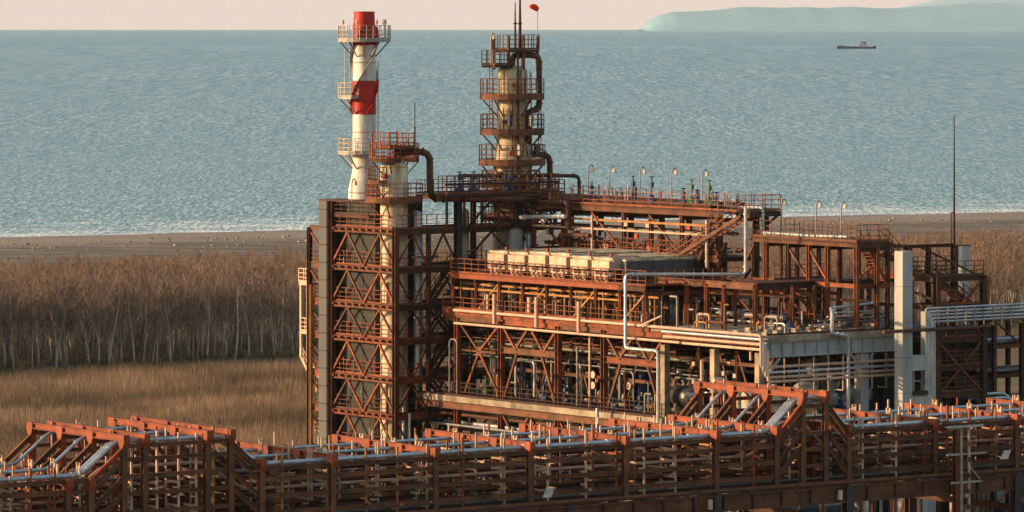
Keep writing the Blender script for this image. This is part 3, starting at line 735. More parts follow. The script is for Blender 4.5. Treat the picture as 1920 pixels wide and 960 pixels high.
# ================================================================ TALL COLUMN
TC=(9.65,43.0)
def tz(py): return PL.zy(py,*TC)
TCO=t=thing('tall_column','tall cream clad column with stacked railed platforms, tallest tower right of the chimney','column',PL,(TC[0],TC[1],0))
part('shell',MB().lathe((TC[0],TC[1],0),[(1.62,0),(1.62,tz(335)),(1.25,tz(262)),(1.25,tz(140)),(1.15,tz(134)),(.7,tz(129)),(.3,tz(127))],32),'cream',t,True)
sm=MB()
for py in (152,213,262,335,352): rr=1.27 if py<265 else 1.64; sm.lathe((TC[0],TC[1],0),[(rr,tz(py)),(rr,tz(py-1.6))],32)
for q in (-100,-70): sm.tube([(TC[0]+1.33*math.cos(R(q)),TC[1]+1.33*math.sin(R(q)),tz(262)),(TC[0]+1.33*math.cos(R(q)),TC[1]+1.33*math.sin(R(q)),tz(134))],.04,6)
part('seam',sm,'post',t)
for py,r1 in ((183,2.62),(249,2.62),(306,2.72)):
    ring_platform(t,TC,1.26 if py<260 else 1.45,r1,tz(py),0,360,'rust','rust2',10,h=1.32,t=.36,sp=.75)
ring_platform(t,TC,1.65,2.5,tz(350),-10,300,'rust','rustd',6,h=1.1,t=.3)
ring_platform(t,TC,1.7,2.6,tz(410),-10,320,'rust','rustd',6,h=1.1,t=.3)
# square head frame
hz,h2=tz(126),tz(100)
def sq(u0,u1,v0,v1,z,h=1.2,dm='rustd'):
    pf=part('platform',MB().box(u0,u1,v0,v1,z-.22,z),dm,t); part('railing',MB().rail([(u0,v0,z),(u1,v0,z),(u1,v1,z),(u0,v1,z)],closed=True,r=.03,sp=.7,h=h),'rust',pf)
sq(TC[0]-2.4,TC[0]-.6,TC[1]-.9,TC[1]+.9,hz); sq(TC[0]-1.2,TC[0]+1.9,TC[1]-1.1,TC[1]+1.1,h2+.1)
for du,dv in ((-1.1,-1.0),(1.8,-1.0),(1.8,1.0),(-1.1,1.0),(.4,-1.0)):
    part('post',MB().bar((TC[0]+du,TC[1]+dv,tz(135)),(TC[0]+du,TC[1]+dv,tz(72)),.17),'rust',t)
ladder_part(t,(TC[0]-2.3,TC[1]-.2),tz(249),tz(126),'rust',.16); ladder_part(t,(TC[0]+2.5,TC[1]-.4),tz(306),tz(183),'rust',.12)
part('riser_pipe',MB().tube([(TC[0]-.5,TC[1]-1.42,tz(420)),(TC[0]-.5,TC[1]-1.42,tz(104))],.10,8),'rust',t)
part('riser_pipe',MB().tube([(TC[0]+.9,TC[1]-1.35,tz(330)),(TC[0]+.9,TC[1]-1.35,tz(140))],.06,8),'post',t)
for k,(a,py) in enumerate(((-120,163),(-150,232),(-128,291),(-160,330),(-110,345))):
    c_=(TC[0]+1.3*math.cos(R(a)),TC[1]+1.3*math.sin(R(a))); part('manway',MB().tube([(c_[0],c_[1],tz(py)),(c_[0]+.35*math.cos(R(a)),c_[1]+.3*math.sin(R(a)),tz(py))],.19,10),'redv' if k%2==0 else 'rustd',t)
def tcq(px,py,v): u=PL.ux(px,v); return (u,v,PL.zy(py,u,v))
pipe('thick rusted pipe looping over the tall column top and down its right side',[(TC[0],TC[1],tz(127)),(TC[0],TC[1]-.1,tz(108)),tcq(1011,108,TC[1]-1.3),tcq(1011,211,TC[1]-1.3),tcq(992,211,TC[1]-1.4),tcq(992,292,TC[1]-1.5),tcq(1031,296,TC[1]-1.6),tcq(1031,366,TC[1]-1.6)],.24,'pipe',frr=.6)
pipe('rusted pipe leaving right from the tall column foot and turning down',[tcq(860,334,41.5),tcq(1086,334,40),tcq(1086,372,40)],.15,'pipe',frr=.5)
for px,p0,p1,rr_,lb in ((966,72,8,.06,'shorter thin lightning rod on the tall column head'),(975,72,-40,.085,'tallest lightning rod, right of the shorter one, on the tall column head')):
    u,v=PL.ux(px,TC[1]-.6),TC[1]-.6
    o=thing('lightning_rod',lb,'lightning rod',PL,(u,v,tz(p0))); part('rod',MB().tube([(u,v,tz(100)),(u,v,tz(p0)),(u,v,PL.zy(p1,u,v))],[rr_*1.6,rr_*1.5,rr_*.6],6),'rustd',o); part('clamp',MB().tube([(u,v,tz(50)),(u,v,tz(47))],.17,8),'rustd',o)
u,v=PL.ux(1008,TC[1]-.8),TC[1]-.8
o=thing('windsock','bright red windsock drooping on a thin pole above the tall column','windsock',PL,(u,v,tz(75)))
part('pole',MB().tube([(u,v,tz(100)),(u,v,tz(20))],.03,6),'galv',o)
wd=[(u,v,tz(22)),(u-.28,v+.02,tz(18)),(u-.5,v+.03,tz(16.5)),(u-.75,v+.05,tz(17.5))]
part('sock',MB().tube(wd,[.20,.26,.22,.13],10),'orange',o,True)
lamp_thing(PL.ux(921,TC[1]-.8),TC[1]-.8,hz,2.6,'small lamp on a curved pole at the tall column head, left side',(.3,0))

# ================================================================ LINK FRAME under the tall column
LKF=t=thing('steel_structure','dark braced steel frame between the left tower and the tall column','steel frame',PL,(TU1,TV0,0))
LU=[2.9,8.3,13.0]; LVv=[40.4,46.5]
for i,u in enumerate(LU):
    for v in LVv:
        if u<3 and v<41: continue
        col_part(t,u,v,0,23.4,.5 if u>8 and v<41 and u<9 else .36,'fire' if (v<41 and u<9) else 'rustd')
for z in (6.2,9.05,12.1,14.8,17.75,20.8,23.3):
    for v in LVv: beam_part(t,(LU[0]-.4,v,z),(LU[2],v,z),.24,.4,'rustd')
    for u in LU: beam_part(t,(u,40.4,z),(u,46.5,z),.2,.32,'rustd')
    deck_part(t,2.6,13,40.5 if z<20 else 40.5,42.2,z+.25,.07,'rustd')
    rail_part(t,[(2.5,40.45,z+.25),(13,40.45,z+.25)],'rust',sp=.9)
    brace_part(t,W((LU[0],40.4),(LU[1],40.4),z-2.6,z-.2,2)+W((LU[1],40.4),(LU[2],40.4),z-2.6,z-.2,2,False),.14,'rustd')
deck_part(t,3.2,13,42.2,46.5,23.55,.1,'rustd'); rail_part(t,[(13,40.4,23.55),(13,46.5,23.55),(2.6,46.5,23.55)],'rust',sp=.9)
# railed balcony above the crossover pipe
u0,u1=PL.ux(830,39.6),PL.ux(1040,39.6)
b2=thing('pipe_balcony','long narrow railed balcony carrying blue valves above the crossover pipe','platform',PL,(u0,39.0,23))
zb_=PL.zy(368,u0,39.6)
deck_part(b2,u0,u1,39.0,40.2,zb_,.2,'rustd'); rail_part(b2,[(u0,39,zb_),(u1,39,zb_),(u1,40.2,zb_),(u0,40.2,zb_)],'rust',sp=.8,h=1.4,closed=True)
for k in range(7):
    u=u0+.4+(u1-u0-.8)*k/6; part('support',MB().bar((u,39.6,20.9),(u,39.6,zb_-.1),.16),'rustd',b2)
beam_part(b2,(u0-.3,38.9,zb_+.75),(u1,38.9,zb_+.75),.12,.2,'rustd','cable_tray')
for px,mm,lb in ((862,'blue','leftmost blue valve above the crossover pipe'),(888,'blue','second blue valve from the left, above the crossover pipe'),(948,'blue','large blue valve in front of the tall column foot'),(957,'blue','blue valve just right of the large one before the tall column')):
    valve_thing(PL.ux(px,39.5),39.5,zb_,lb,mm,1.7)

# ================================================================ MAIN STRUCTURE
ZE,ZF,ZD=14.4,8.0,17.4
MNF=t=thing('steel_structure','long rust red steel frame with two open decks in the middle of the plant','steel frame',PL,(0,0,0))
def V(px): return PL.vx(px,0)
cols=[V(p) for p in (858,940,1047,1133)]
c2=[V(1247),V(1340)]
for v in cols: col_part(t,0,v,0,ZE-.3,.42,'rust')
for v in c2+[.3]: part('column',MB().box(-.25,.25,v-.25,v+.25,0,ZE-1.0),'conc',t)
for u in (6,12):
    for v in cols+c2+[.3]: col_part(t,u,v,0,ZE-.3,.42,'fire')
for a,b in zip([39]+cols+c2,cols+c2+[.3]):
    beam_part(t,(0,a,ZE-.3),(0,b,ZE-.3),.3,.5,'rust'); beam_part(t,(0,a,ZF-.75),(0,b,ZF-.75),.3,.5,'rust')
VB=13.0
# middle deck: steel grating on the left part, concrete slab near the corner
deck_part(t,.1,13,VB,38.9,ZE+.1,.2,'rustd'); 
part('slab',MB().box(.0,13,-.6,VB-.05,ZE-.15,ZE+.25),'conc',t)
part('fascia',MB().box(-.12,-.02,VB,39.2,ZE-.15,ZE+.5),'rust',t)
# lower deck
part('slab',MB().box(-.9,12.5,10.4,PL.vx(780,-.9),ZF-.45,ZF),'conc',t,label='pale concrete edged lower deck')
part('slab',MB().box(-.6,12.5,1.0,10.35,ZF-1.1,ZF-.55),'conc',t)
deck_part(t,.1,12.4,10.5,38,ZF+.05,.04,'black'); deck_part(t,.2,12.4,1.1,10.2,ZF-.5,.04,'black'); rail_part(t,[(-.8,44.5,ZF),(-.8,VB-2.4,ZF)],'rustd',sp=1.1)  # black sheets over the slabs put the deck shade into the colour
rail_part(t,[(-.5,10.3,ZF-.5),(-.5,1.2,ZF-.5)],'rustd',sp=1.1)
beam_part(t,(-.85,45,ZF-.75),(-.85,10.4,ZF-.75),.3,.5,'rust')
for v in (45,): part('column',MB().ib((-.8,v,0),(-.8,v,ZF-.5),.5,.5,.05),'rust',t)
# braces of the front face
zt_=ZE-.6
def gusset(v,z,r=.38): part('gusset',MB().tube([(-.05,v,z),(.05,v,z)],r,10),'rust',t)
v0,v1,v2,v3=cols; vm=(v0+v1)/2; zm=ZF+3.6
brace_part(t,[((0,v0-.2,zt_),(0,vm,zm)),((0,v1+.2,zt_),(0,vm,zm)),((0,vm,zm),(0,v0-1.0,ZF+.3)),((0,vm,zm),(0,v1+.4,ZF+.5)),((0,vm-2.2,zm),(0,vm+2.2,zm))],.16); gusset(vm,zm)
for a,b in ((v1,v2),(v3,c2[0])):
    zb2=ZE-2.5
    beam_part(t,(0,a,zb2),(0,b,zb2),.3,.5,'rust')
    brace_part(t,W((0,a-.1),(0,b+.1),ZE-.5,zb2+.1,4),.18)
    brace_part(t,[((0,a*.72+b*.28,zb2-.2),(0,a-.4,ZF+.2)),((0,a*.28+b*.72,zb2-.2),(0,b+.4,ZF+.2))],.18)
brace_part(t,W((0,v1-.1),(0,v2+.1),ZF-1.0,ZF-3.0,4),.18); beam_part(t,(0,v1,ZF-3.2),(0,v2,ZF-3.2),.3,.5,'rust')
brace_part(t,[((0,v2,ZF-1.0),(0,v3,1)),((0,v3,ZF-1.0),(0,v2,1))],.16)
for v in cols:
    part('stub',MB().box(-.7,.2,v-.12,v+.12,ZF+2.2,ZF+2.45),'rust',t); part('stub',MB().box(-.7,.2,v-.12,v+.12,ZF-3.1,ZF-2.85),'rust',t)
# bearing beams running inward under the deck
for v in cols+c2: beam_part(t,(0,v,ZE-1.0),(12.8,v,ZE-1.0),.3,.5,'rustd'); 
for v in cols+c2: beam_part(t,(0,v,ZF-.9),(12.4,v,ZF-.9),.3,.5,'rustd')
rail_part(t,[(-.05,39.2,ZE+.1),(-.05,VB+.3,ZE+.1)],'rust',sp=1.4,h=1.2)
# the right hand face: grey girder with stiffeners under the slab edge
g=part('girder',MB().ib((0,-.35,ZE-.75),(13.2,-.35,ZE-.75),.4,1.15,.09),'girder',t)
for k in range(12): part('stiffener',MB().box(.4+k*1.1,.46+k*1.1,-.56,-.38,ZE-1.28,ZE-.2),'girder',g)
part('fascia',MB().box(-.05,13.3,-.68,-.6,ZE-.18,ZE+.22),'conc',t)
for u in (9.2,): 
    part('column',MB().box(u-.38,u+.38,-.75,0,0,ZE-1.4),'girder',t); brace_part(t,[((u-.3,-.4,ZE-2.3),(u-1.1,-.4,ZE-1.4)),((u+.3,-.4,ZE-2.3),(u+1.1,-.4,ZE-1.4))],.16,'girder')
brace_part(t,[((.3,-.4,ZE-2.4),(1.3,-.4,ZE-1.4))],.16,'girder')
rail_part(t,[(.1,-.45,ZE+.25),(12.9,-.45,ZE+.25)],'rustd',sp=2.0,h=1.0,r=.02)
# small plinths on the slab
for k in range(26):
    u=.8+(k%9)*1.35+.2*math.sin(k*3.1); v=.4+(k//9)*1.7+.4*math.sin(k*1.7); part('plinth',MB().box(u-.3,u+.3,v-.25,v+.25,ZE+.25,ZE+.45+.1*(k%3)),'conc',t)

# pale pipes along the front of the middle deck
def run(px0,py0,px1,py1,u,**k):
    a=PL.vx(px0,u); z=PL.zy((py0),u,a); b=PL.vx(px1,u); z2=PL.zy(py1,u,b); zz=(z+z2)/2; return (u,a,zz),(u,b,zz)
for (p0,y0_,p1,y1_,r_,lb) in ((851,588,1290,620,.11,'upper pale pipe along the front edge of the middle deck'),(852,612,1275,645,.10,'lower pale pipe along the front edge of the middle deck')):
    a,b=run(p0,y0_,p1,y1_,-.5); pipe(lb,[a,b],r_,'pipep',flanges=False)
for k,(y0_,y1_,yb,yt) in enumerate(((618,634,694,684),(627,641,704,694),(636,651,713,703),(646,661,721,712))):
    a=PL.vx(1240,-.7); b=-.75-.1*k; z=PL.zy((y0_+y1_)/2,-.7,PL.vx(1335,-.7)); ub=-.75+.14*k
    zb_=PL.zy(yb,ub,b); 
    pipe(['top','second','third','lowest'][k]+' of four pale pipes turning down at the middle deck corner',[(ub,a,z),(ub,b,z),(ub,b,zb_),(10.8,b,zb_),(13.0,b,zb_)],.105,'pipep' if k!=1 else 'silver',flanges=False,frr=.3)
pipe('thin crossing pipe slanting up behind the four pale pipes',[(-.9,PL.vx(1198,-.9),ZE+.3),(-.9,PL.vx(1240,-.9),ZE+1.2)],.07,'pipep',flanges=False)
hang=0
for k in range(9):
    u=1.0+k*1.4; solo('pipe_hanger',MB().bar((u,-1.3,ZE-3.9),(u,-1.3,ZE-1.35),.07).bar((u,-1.3,ZE-3.9),(u,-.4,ZE-3.9),.07),'post',ORD[k]+' hanger from the left on the pipes below the grey girder','pipe hanger',PL,(u,-1.3,ZE-3.9),'hangers below the grey girder')
# upright pale stacks on the front edge
for k,(px,yt,yb,r_) in enumerate(((915,556,588,.14),(927,556,612,.16),(993,562,590,.2),(1006,562,618,.17),(1085,570,627,.15))):
    v=PL.vx(px,.35 if yb<600 else -.62); u=.35 if yb<600 else -.62
    solo('standpipe',MB().tube([(u,v,PL.zy(yb,u,v)),(u,v,PL.zy(yt,u,v))],r_,8),'pipep',ORD[k]+' pale upright stub pipe from the left below the air coolers','pipe',PL,(u,v,PL.zy(yb,u,v)),'upright stub pipes on the middle deck',True)
# tall silver vent line over the front (cold silver pipe with elbows)
def fp(px,py,u): v=PL.vx(px,u); return (u,v,PL.zy(py,u,v))
a=fp(1398,392,6.0); b=(6.0,a[1],PL.zy(511,6,a[1])); cpt=fp(1173,519,-1.2); cc=(-1.2,cpt[1],b[2]+.0)
zc_=PL.zy(519,-1.2,cpt[1])
pipe('bright silver pipe crossing over the cooler deck and zigzagging down the front',[a,(a[0],a[1],zc_),(-1.2,cpt[1],zc_),(-1.2,cpt[1],PL.zy(657,-1.2,cpt[1])),(-1.2,PL.vx(1234,-1.2),PL.zy(657,-1.2,cpt[1])),(-1.2,PL.vx(1234,-1.2),0.3)],.13,'silver',frr=.35)
a=fp(1545,589,7.2)
u_=PL.ux(1560,-.9); z1_=PL.zy(589,u_,-.9); u2=PL.ux(1589,-.9)
pipe('silver pipe kinked over the concrete deck edge and dropping past the girder',[(PL.ux(1635,4),4,z1_+.1),(PL.ux(1545,3),2.2,z1_),(u_,-.9,z1_),(u_,-.9,PL.zy(630,u_,-.9)),(u2,-1.0,PL.zy(634,u2,-1)),(u2,-1.0,.3)],.13,'silver',frr=.3)

# ================================================================ COOLER DECK and AIR COOLERS
t=thing('steel_structure','steel frame carrying the row of cream air coolers above the middle deck','steel frame',PL,(0,13,ZE))
vv=[38.4-k*3.05 for k in range(9)]
for u in (.4,4.6,9):
    for v in vv: col_part(t,u,v,ZE+.1,ZD-.2,.22 if u<1 else .25,'rust')
beam_part(t,(.2,vv[0]+.2,ZD),(.2,vv[-2],ZD),.28,.40,'cap'); beam_part(t,(.2,vv[-2],ZD),(.2,vv[-1]-.2,ZD),.28,.40,'rustd')
for u in (4.6,9): beam_part(t,(u,vv[0],ZD),(u,vv[-1],ZD),.28,.36,'rustd')
for v in vv: beam_part(t,(.2,v,ZD-.4),(9,v,ZD-.4),.2,.3,'rust2')
for k in range(30):
    v=37.9-k*.84; u=.75+.5*(k%4); h_=(ZD-.45,ZD-1.0,ZD-.7)[k%3]; part('drop_pipe',MB().tube([(u,v,ZE+.1),(u,v,h_)],(.05,.07,.06,.09)[k%4],6),('rusty_y','pipep','rusty_y','pipe','rust2')[k%5],t)
beam_part(t,(.45,vv[0],ZD-1.0),(.45,vv[-2],ZD-1.0),.12,.14,'rusty_y'); beam_part(t,(2.6,vv[0],ZD-1.5),(2.6,vv[-1],ZD-1.5),.10,.12,'rust2')
beam_part(t,(1.6,vv[0],ZD-.7),(1.6,vv[-1],ZD-.7),.12,.16,'rusty_y')
for i in range(8):
    if i%2: brace_part(t,[((.45,vv[i],ZE+.3),(.45,vv[i+1],ZD-.3))],.11,'rusty_y')
deck_part(t,.3,9,vv[-1]-.1,vv[0],ZD+.22,.06,'rustd')
rail_part(t,[(.15,vv[0],ZD+.2),(.15,vv[-1]-.3,ZD+.2),(9.4,vv[-1]-.3,ZD+.2)],'rust',sp=.9,h=1.15)
# cooler bays
va,vb=PL.vx(920,1.0),PL.vx(1156,1.0)
n=6; wv=(va-vb)/n
for k in range(n):
    a=va-k*wv; b=a-wv+.34; zt2=ZD+2.08+(.12 if k in (2,3) else 0)
    c=thing('air_cooler',ORD[k]+' cream air cooler bay from the left on the cooler deck','air cooler',PL,(1,b,ZD+.2),'air coolers in a row on the cooler deck')
    part('casing',MB().box(1.0,9.2,b,a,ZD+1.15,zt2),'insul',c)
    part('cover',MB().box(.85,9.3,b-.03,a+.03,zt2-.14,zt2+.02),'cream',c)  # lighter cream top makes up for weak low sun on it
    part('header_box',MB().box(.62,1.0,b+.1,a-.1,ZD+1.15,zt2-.22),'insul',c)
    part('lower_header',MB().box(.66,1.0,b+.05,a-.05,ZD+.7,ZD+1.0),'insul',c)
    for s_ in (.12,wv-.3): part('leg',MB().box(1.05,1.2,b+s_,b+s_+.14,ZD+.22,ZD+1.3),'rust',c)
    for s_ in (.25,.5,.75):
        v=b+(a-b)*s_; part('nozzle',MB().lathe((.8,v,ZD+.3),[(.16,0),(.16,.06),(.1,.08),(.1,.45)],8).tube([(.55,v,ZD+.55),(.8,v,ZD+.55)],.13,8),'pipep',c)
        part('bolt_box',MB().box(.5,.64,v-.14,v+.14,ZD+.82,ZD+1.02),'blue' if s_==.5 else 'pipep',c)
    part('fan_ring',MB().lathe((3,(a+b)/2,zt2),[(.95,.02),(.9,.22),(.8,.22),(.8,.02)],16).lathe((6.6,(a+b)/2,zt2),[(.95,.02),(.9,.22),(.8,.22),(.8,.02)],16) if False else MB().lathe((3,(a+b)/2,ZD+.75),[(.9,0),(1.0,.45),(1.0,.5)],16),'grey',c)
    part('lifting_lug',MB().box(1.6,1.75,(a+b)/2-.1,(a+b)/2+.1,zt2+.02,zt2+.3),'redv',c)
    for j in range(3): part('hatch',MB().box(1.5+j*.9,2.1+j*.9,b+.5,b+1.1,zt2+.02,zt2+.07),'rustd',c)
part_b=thing('cooler_bundle','grey sided long cooler bundle with pale top behind the row of cooler bays','air cooler',PL,(1.2,14,ZD+.2))
part('side_panel',MB().box(1.6,11.2,vb-.42,vb-.08,ZD+.4,ZD+1.85),'grey',part_b)
part('top_rail',MB().box(1.5,11.3,vb-.5,vb-.06,ZD+1.85,ZD+2.0),'cream',part_b)
rb=MB()
for k in range(9): rb.box(1.8+k*1.1,1.9+k*1.1,vb-.47,vb-.42,ZD+.4,ZD+1.85)
part('rib',rb,'grey',part_b)
# joints on the grey casing and second row of bracing behind the front face
bt=thing('steel_structure','inner row of dark braces and rails set back behind the front posts','steel frame',PL,(3,20,ZF))
iv=[37.5-k*4.4 for k in range(9)]
for i in range(8):
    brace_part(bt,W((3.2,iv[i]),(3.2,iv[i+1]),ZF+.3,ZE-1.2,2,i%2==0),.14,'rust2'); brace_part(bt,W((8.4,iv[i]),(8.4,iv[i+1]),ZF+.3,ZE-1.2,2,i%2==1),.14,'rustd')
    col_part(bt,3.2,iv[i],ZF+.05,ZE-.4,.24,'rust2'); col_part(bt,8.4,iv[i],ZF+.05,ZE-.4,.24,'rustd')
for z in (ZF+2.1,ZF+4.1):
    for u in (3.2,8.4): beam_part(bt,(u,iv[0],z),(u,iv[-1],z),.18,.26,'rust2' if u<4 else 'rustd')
deck_part(bt,3.4,8.3,14,37,ZF+4.2,.06,'black'); rail_part(bt,[(3.2,14,ZF+4.2),(3.2,37,ZF+4.2)],'rust2',sp=1.3)

# ================================================================ UPPER PIPE DECK behind the coolers
ZU=22.7
UPF=t=thing('steel_structure','highest long rusted steel frame carrying pipes and valves right of the tall column','steel frame',PL,(9,15.8,0))
uv=[39.5,35.6,31.7,27.8,24.4,20.6,16.2]
for u in (9.2,13.0):
    for v in uv: col_part(t,u,v,ZE,ZU-.2,.30 if u<10 else .34,'rust' if u<10 else 'rustd')
for u in (9.0,13.2):
    beam_part(t,(u,39.8,ZU),(u,15.9,ZU),.26,.42,'rust'); beam_part(t,(u,39.8,19.2),(u,15.9,19.2),.22,.32,'rust' if u<10 else 'rustd')
for v in uv:
    beam_part(t,(9,v,ZU-.45),(13.3,v,ZU-.45),.2,.3,'rust'); beam_part(t,(9,v,19.2),(13.2,v,19.2),.2,.3,'rustd')
beam_part(t,(9.0,39.8,ZU-.9),(9.0,15.9,ZU-.9),.12,.16,'rusty_y','cable_tray')
beam_part(t,(8.7,39,ZU-1.6),(8.7,16,ZU-1.6),.12,.14,'pipep','cable_tray')
for i in range(6):
    if i in (0,2,4,5): brace_part(t,[((9.1,uv[i],19.4),(9.1,uv[i+1],ZU-.4)) if i%2 else ((9.1,uv[i+1],19.4),(9.1,uv[i],ZU-.4))],.14,'rust')
    brace_part(t,[((13.0,uv[i],ZE+.4),(13.0,uv[i+1],19)) if i%2 else ((13.0,uv[i+1],ZE+.4),(13.0,uv[i],19))],.14,'rustd')
deck_part(t,9.1,13.2,15.8,39.8,ZU+.28,.08,'rustd')
rail_part(t,[(9.0,16.0,ZU+.28),(9.0,39.8,ZU+.28)],'rust',sp=1.4,h=1.15,r=.024); rail_part(t,[(13.2,15.4,ZU+.28),(13.2,39.8,ZU+.28)],'rust',sp=1.6,h=1.15,r=.024)
# near end balcony
deck_part(t,8.9,13.4,13.6,15.8,ZU+.26,.18,'rustd'); rail_part(t,[(8.9,15.8,ZU+.28),(8.9,13.7,ZU+.28),(13.3,13.7,ZU+.28),(13.3,15.8,ZU+.28)],'rust',sp=.9,h=1.2)
beam_part(t,(8.9,13.7,ZU),(13.4,13.7,ZU),.2,.35,'rustd'); brace_part(t,[((13.1,13.8,ZU-.1),(12.2,16,ZU-2.0))],.16,'rustd'); col_part(t,12.3,14.2,ZE,ZU-.2,.3,'rustd')
deck_part(t,8.8,13.2,15.9,33,19.4,.06,'rustd'); rail_part(t,[(8.9,16,19.4),(8.9,33,19.4)],'rust',sp=1.0)
def s3(px,py,u): v=PL.vx(px,u); return (u,v,PL.zy(py,u,v))
p_=s3(1388,410,7.6); q_=s3(1225,512,7.6)
stair(t,q_,p_,(.9,0,0),'rust')
stair(t,s3(1335,420,8.2),s3(1300,520,8.2),(.9,0,0),'rustd')
deck_part(t,7.4,8.9,13.4,15.6,ZU+.24,.1,'rustd')
# pipes on it
for k,(u,r_,mm,dz) in enumerate(((9.6,.16,'pipe',.55),(10.3,.22,'pipe',.6),(11.2,.12,'pipep',.5),(12.0,.2,'pipe',.65),(12.7,.1,'silver',.5))):
    pipe(['nearest','second','third','fourth','farthest'][k]+' of five pipes lying along the upper pipe deck',[(u,38.5,ZU+dz),(u,17.5-.3*k,ZU+dz)],r_,mm,frr=.3)
for k,(u,r_,mm,z) in enumerate(((9.6,.14,'pipe',19.75),(10.5,.22,'pipe',19.85),(11.4,.12,'silver',19.75),(12.3,.16,'pipe',19.8),(10.1,.12,'silverd',21.1),(11.8,.14,'pipe',21.1))):
    pipe(['nearest','second','third','fourth','raised near','raised far'][k]+' pipe on the lower tier of the upper pipe frame',[(u,38.5,z),(u,17,z)],r_,mm)
pipe('rusted pipe turning down from the crossover beside the cooler deck',[s3(1028,384,8.2),s3(1066,384,8.2),s3(1066,436,8.2)],.24,'pipe',frr=.5)
pipe('silver pipe sticking out over the end balcony and down to the walkway',[s3(1345,392,11.5),s3(1430,394,11.5),s3(1430,445,11.5),(11.6,4,PL.zy(447,11.6,6))],.12,'silver',frr=.35)
pipe('short silver pipe beside the end balcony railing',[s3(1335,382,12.4),s3(1362,382,12.4)],.1,'silver')
pipe('thick silver pipe with tapered end below the crossover pipe',[s3(975,412,7.2),s3(1060,410,7.2)],.17,'silver')
pipe('silver pipe behind the columns of the upper pipe frame',[s3(1075,404,13.4),s3(1240,412,13.4)],.17,'silver')
pipe('pale pipe dropping in front of the upper pipe frame',[s3(1325,417,7.9),s3(1325,508,7.9)],.11,'pipep')
pipe('short thick rusted pipe lying under the upper pipe frame',[s3(1050,445,8.3),s3(1105,446,8.3)],.17,'pipe')
pipe('pale pipe standing at the near end of the upper pipe frame',[s3(1110,408,8.6),s3(1110,476,8.6)],.09,'pipep')
for k,(px,mm,h) in enumerate(((1110,'blue',1.5),(1187,'blue',2.1),(1222,'blue',2.1),(1281,'blue',1.3),(1297,'green',2.0),(1308,'blue',1.2),(1330,'green',2.0),(1343,'blue',1.1))):
    o=valve_thing(10.2,PL.vx(px,10.2),ZU+.5,('blue','green')[mm=='green']+' valve on the upper pipe deck, '+ORD[k]+' from the left',mm,h,'valves on the upper pipe deck',wheel=(k!=0))
for k,px in enumerate((1103,1143,1200,1259,1317)):
    lamp_thing(13.0,PL.vx(px,13.0),ZU+.3,2.9,ORD[k]+' lamp from the left along the upper pipe deck',(.5,0))
for k in range(9):
    v=19+k*2.1; solo('pipe_elbow',MB().tube([(9.3,v,19.5),(9.3,v,20.4),(9.3,v-.8,20.4),(9.3,v-.8,19.5)],.1,8,fr=.35),'pipe',ORD[k]+' rusted pipe hoop from the near end on the frame lower tier','pipe',PL,(9.3,v,19.5),'rusted pipe hoops on the frame',True)
# vessels glimpsed between column foot and coolers
for k,(px,yt,u,r_,mm) in enumerate(((984,432,9.0,.55,'lgrey'),(1009,440,10.5,.4,'silver'),(800,400,4.5,.35,'silver'),(823,352,6.0,.28,'cream'),(885,395,6.5,.5,'cream'))):
    v=40.8 if px<960 else 38.8+.4*k; u=PL.ux(px,v)
    c=thing('vertical_vessel',['light grey upright vessel right of the tall column foot','slim silver upright vessel right of the tall column foot','slim silver upright vessel right of the left tower','short cream vessel on top of the link frame','cream upright vessel between left tower and tall column'][k],'vessel',PL,(u,v+1.2,5))
    zt9=PL.zy(yt,u,v+1.2); part('shell',MB().lathe((u,v+1.2,0),[(r_,8 if k!=3 else 23.6),(r_,zt9-r_*.5),(r_*.8,zt9-r_*.2),(r_*.3,zt9)],16),mm,c,True); part('leg',MB().lathe((u,v+1.2,0),[(r_*.9,5 if k!=3 else 23.5),(r_*.9,8 if k!=3 else 23.6)],12),'fire',c)

# ================================================================ RIGHT FRAMES
t=thing('steel_structure','low rusted open frame of slim posts on the concrete deck near its corner','steel frame',PL,(3.6,5,ZE))
gu=3.6; ZG=17.85
gcol=[PL.vx(p,gu) for p in (1210,1250,1287,1325,1358,1416)]
for v in gcol: col_part(t,gu,v,ZE+.25,ZG,.26,'rust')
for v in gcol[::2]: col_part(t,gu+4.2,v,ZE+.25,ZG,.24,'rustd'); beam_part(t,(gu,v,ZG-.1),(gu+4.2,v,ZG-.1),.2,.28,'rustd')
beam_part(t,(gu,gcol[0]+.5,ZG),(gu,gcol[-1]-.2,ZG),.26,.5,'rust')
gr_=[gu,7.0,10.4,14.0,18.2]
for u in gr_[1:]: col_part(t,u,gcol[-1],ZE+.25,ZG,.26,'rust')
beam_part(t,(gu-.2,gcol[-1],ZG-.05),(18.4,gcol[-1],ZG-.05),.24,.42,'rustd')
beam_part(t,(gu+4.2,gcol[0],ZG),(gu+4.2,gcol[-1],ZG),.22,.4,'rustd')
deck_part(t,gu+.3,18.2,gcol[-1],gcol[-1]+3.0,ZG+.26,.07,'rustd')
rail_part(t,[(7.6,gcol[-1]+2.6,ZG+.25),(13,gcol[-1]+2.6,ZG+.25)],'rust',sp=1.0)
brace_part(t,[((gr_[1],gcol[-1],ZG-.3),(gr_[2],gcol[-1],ZE+.4))],.13,'rust')
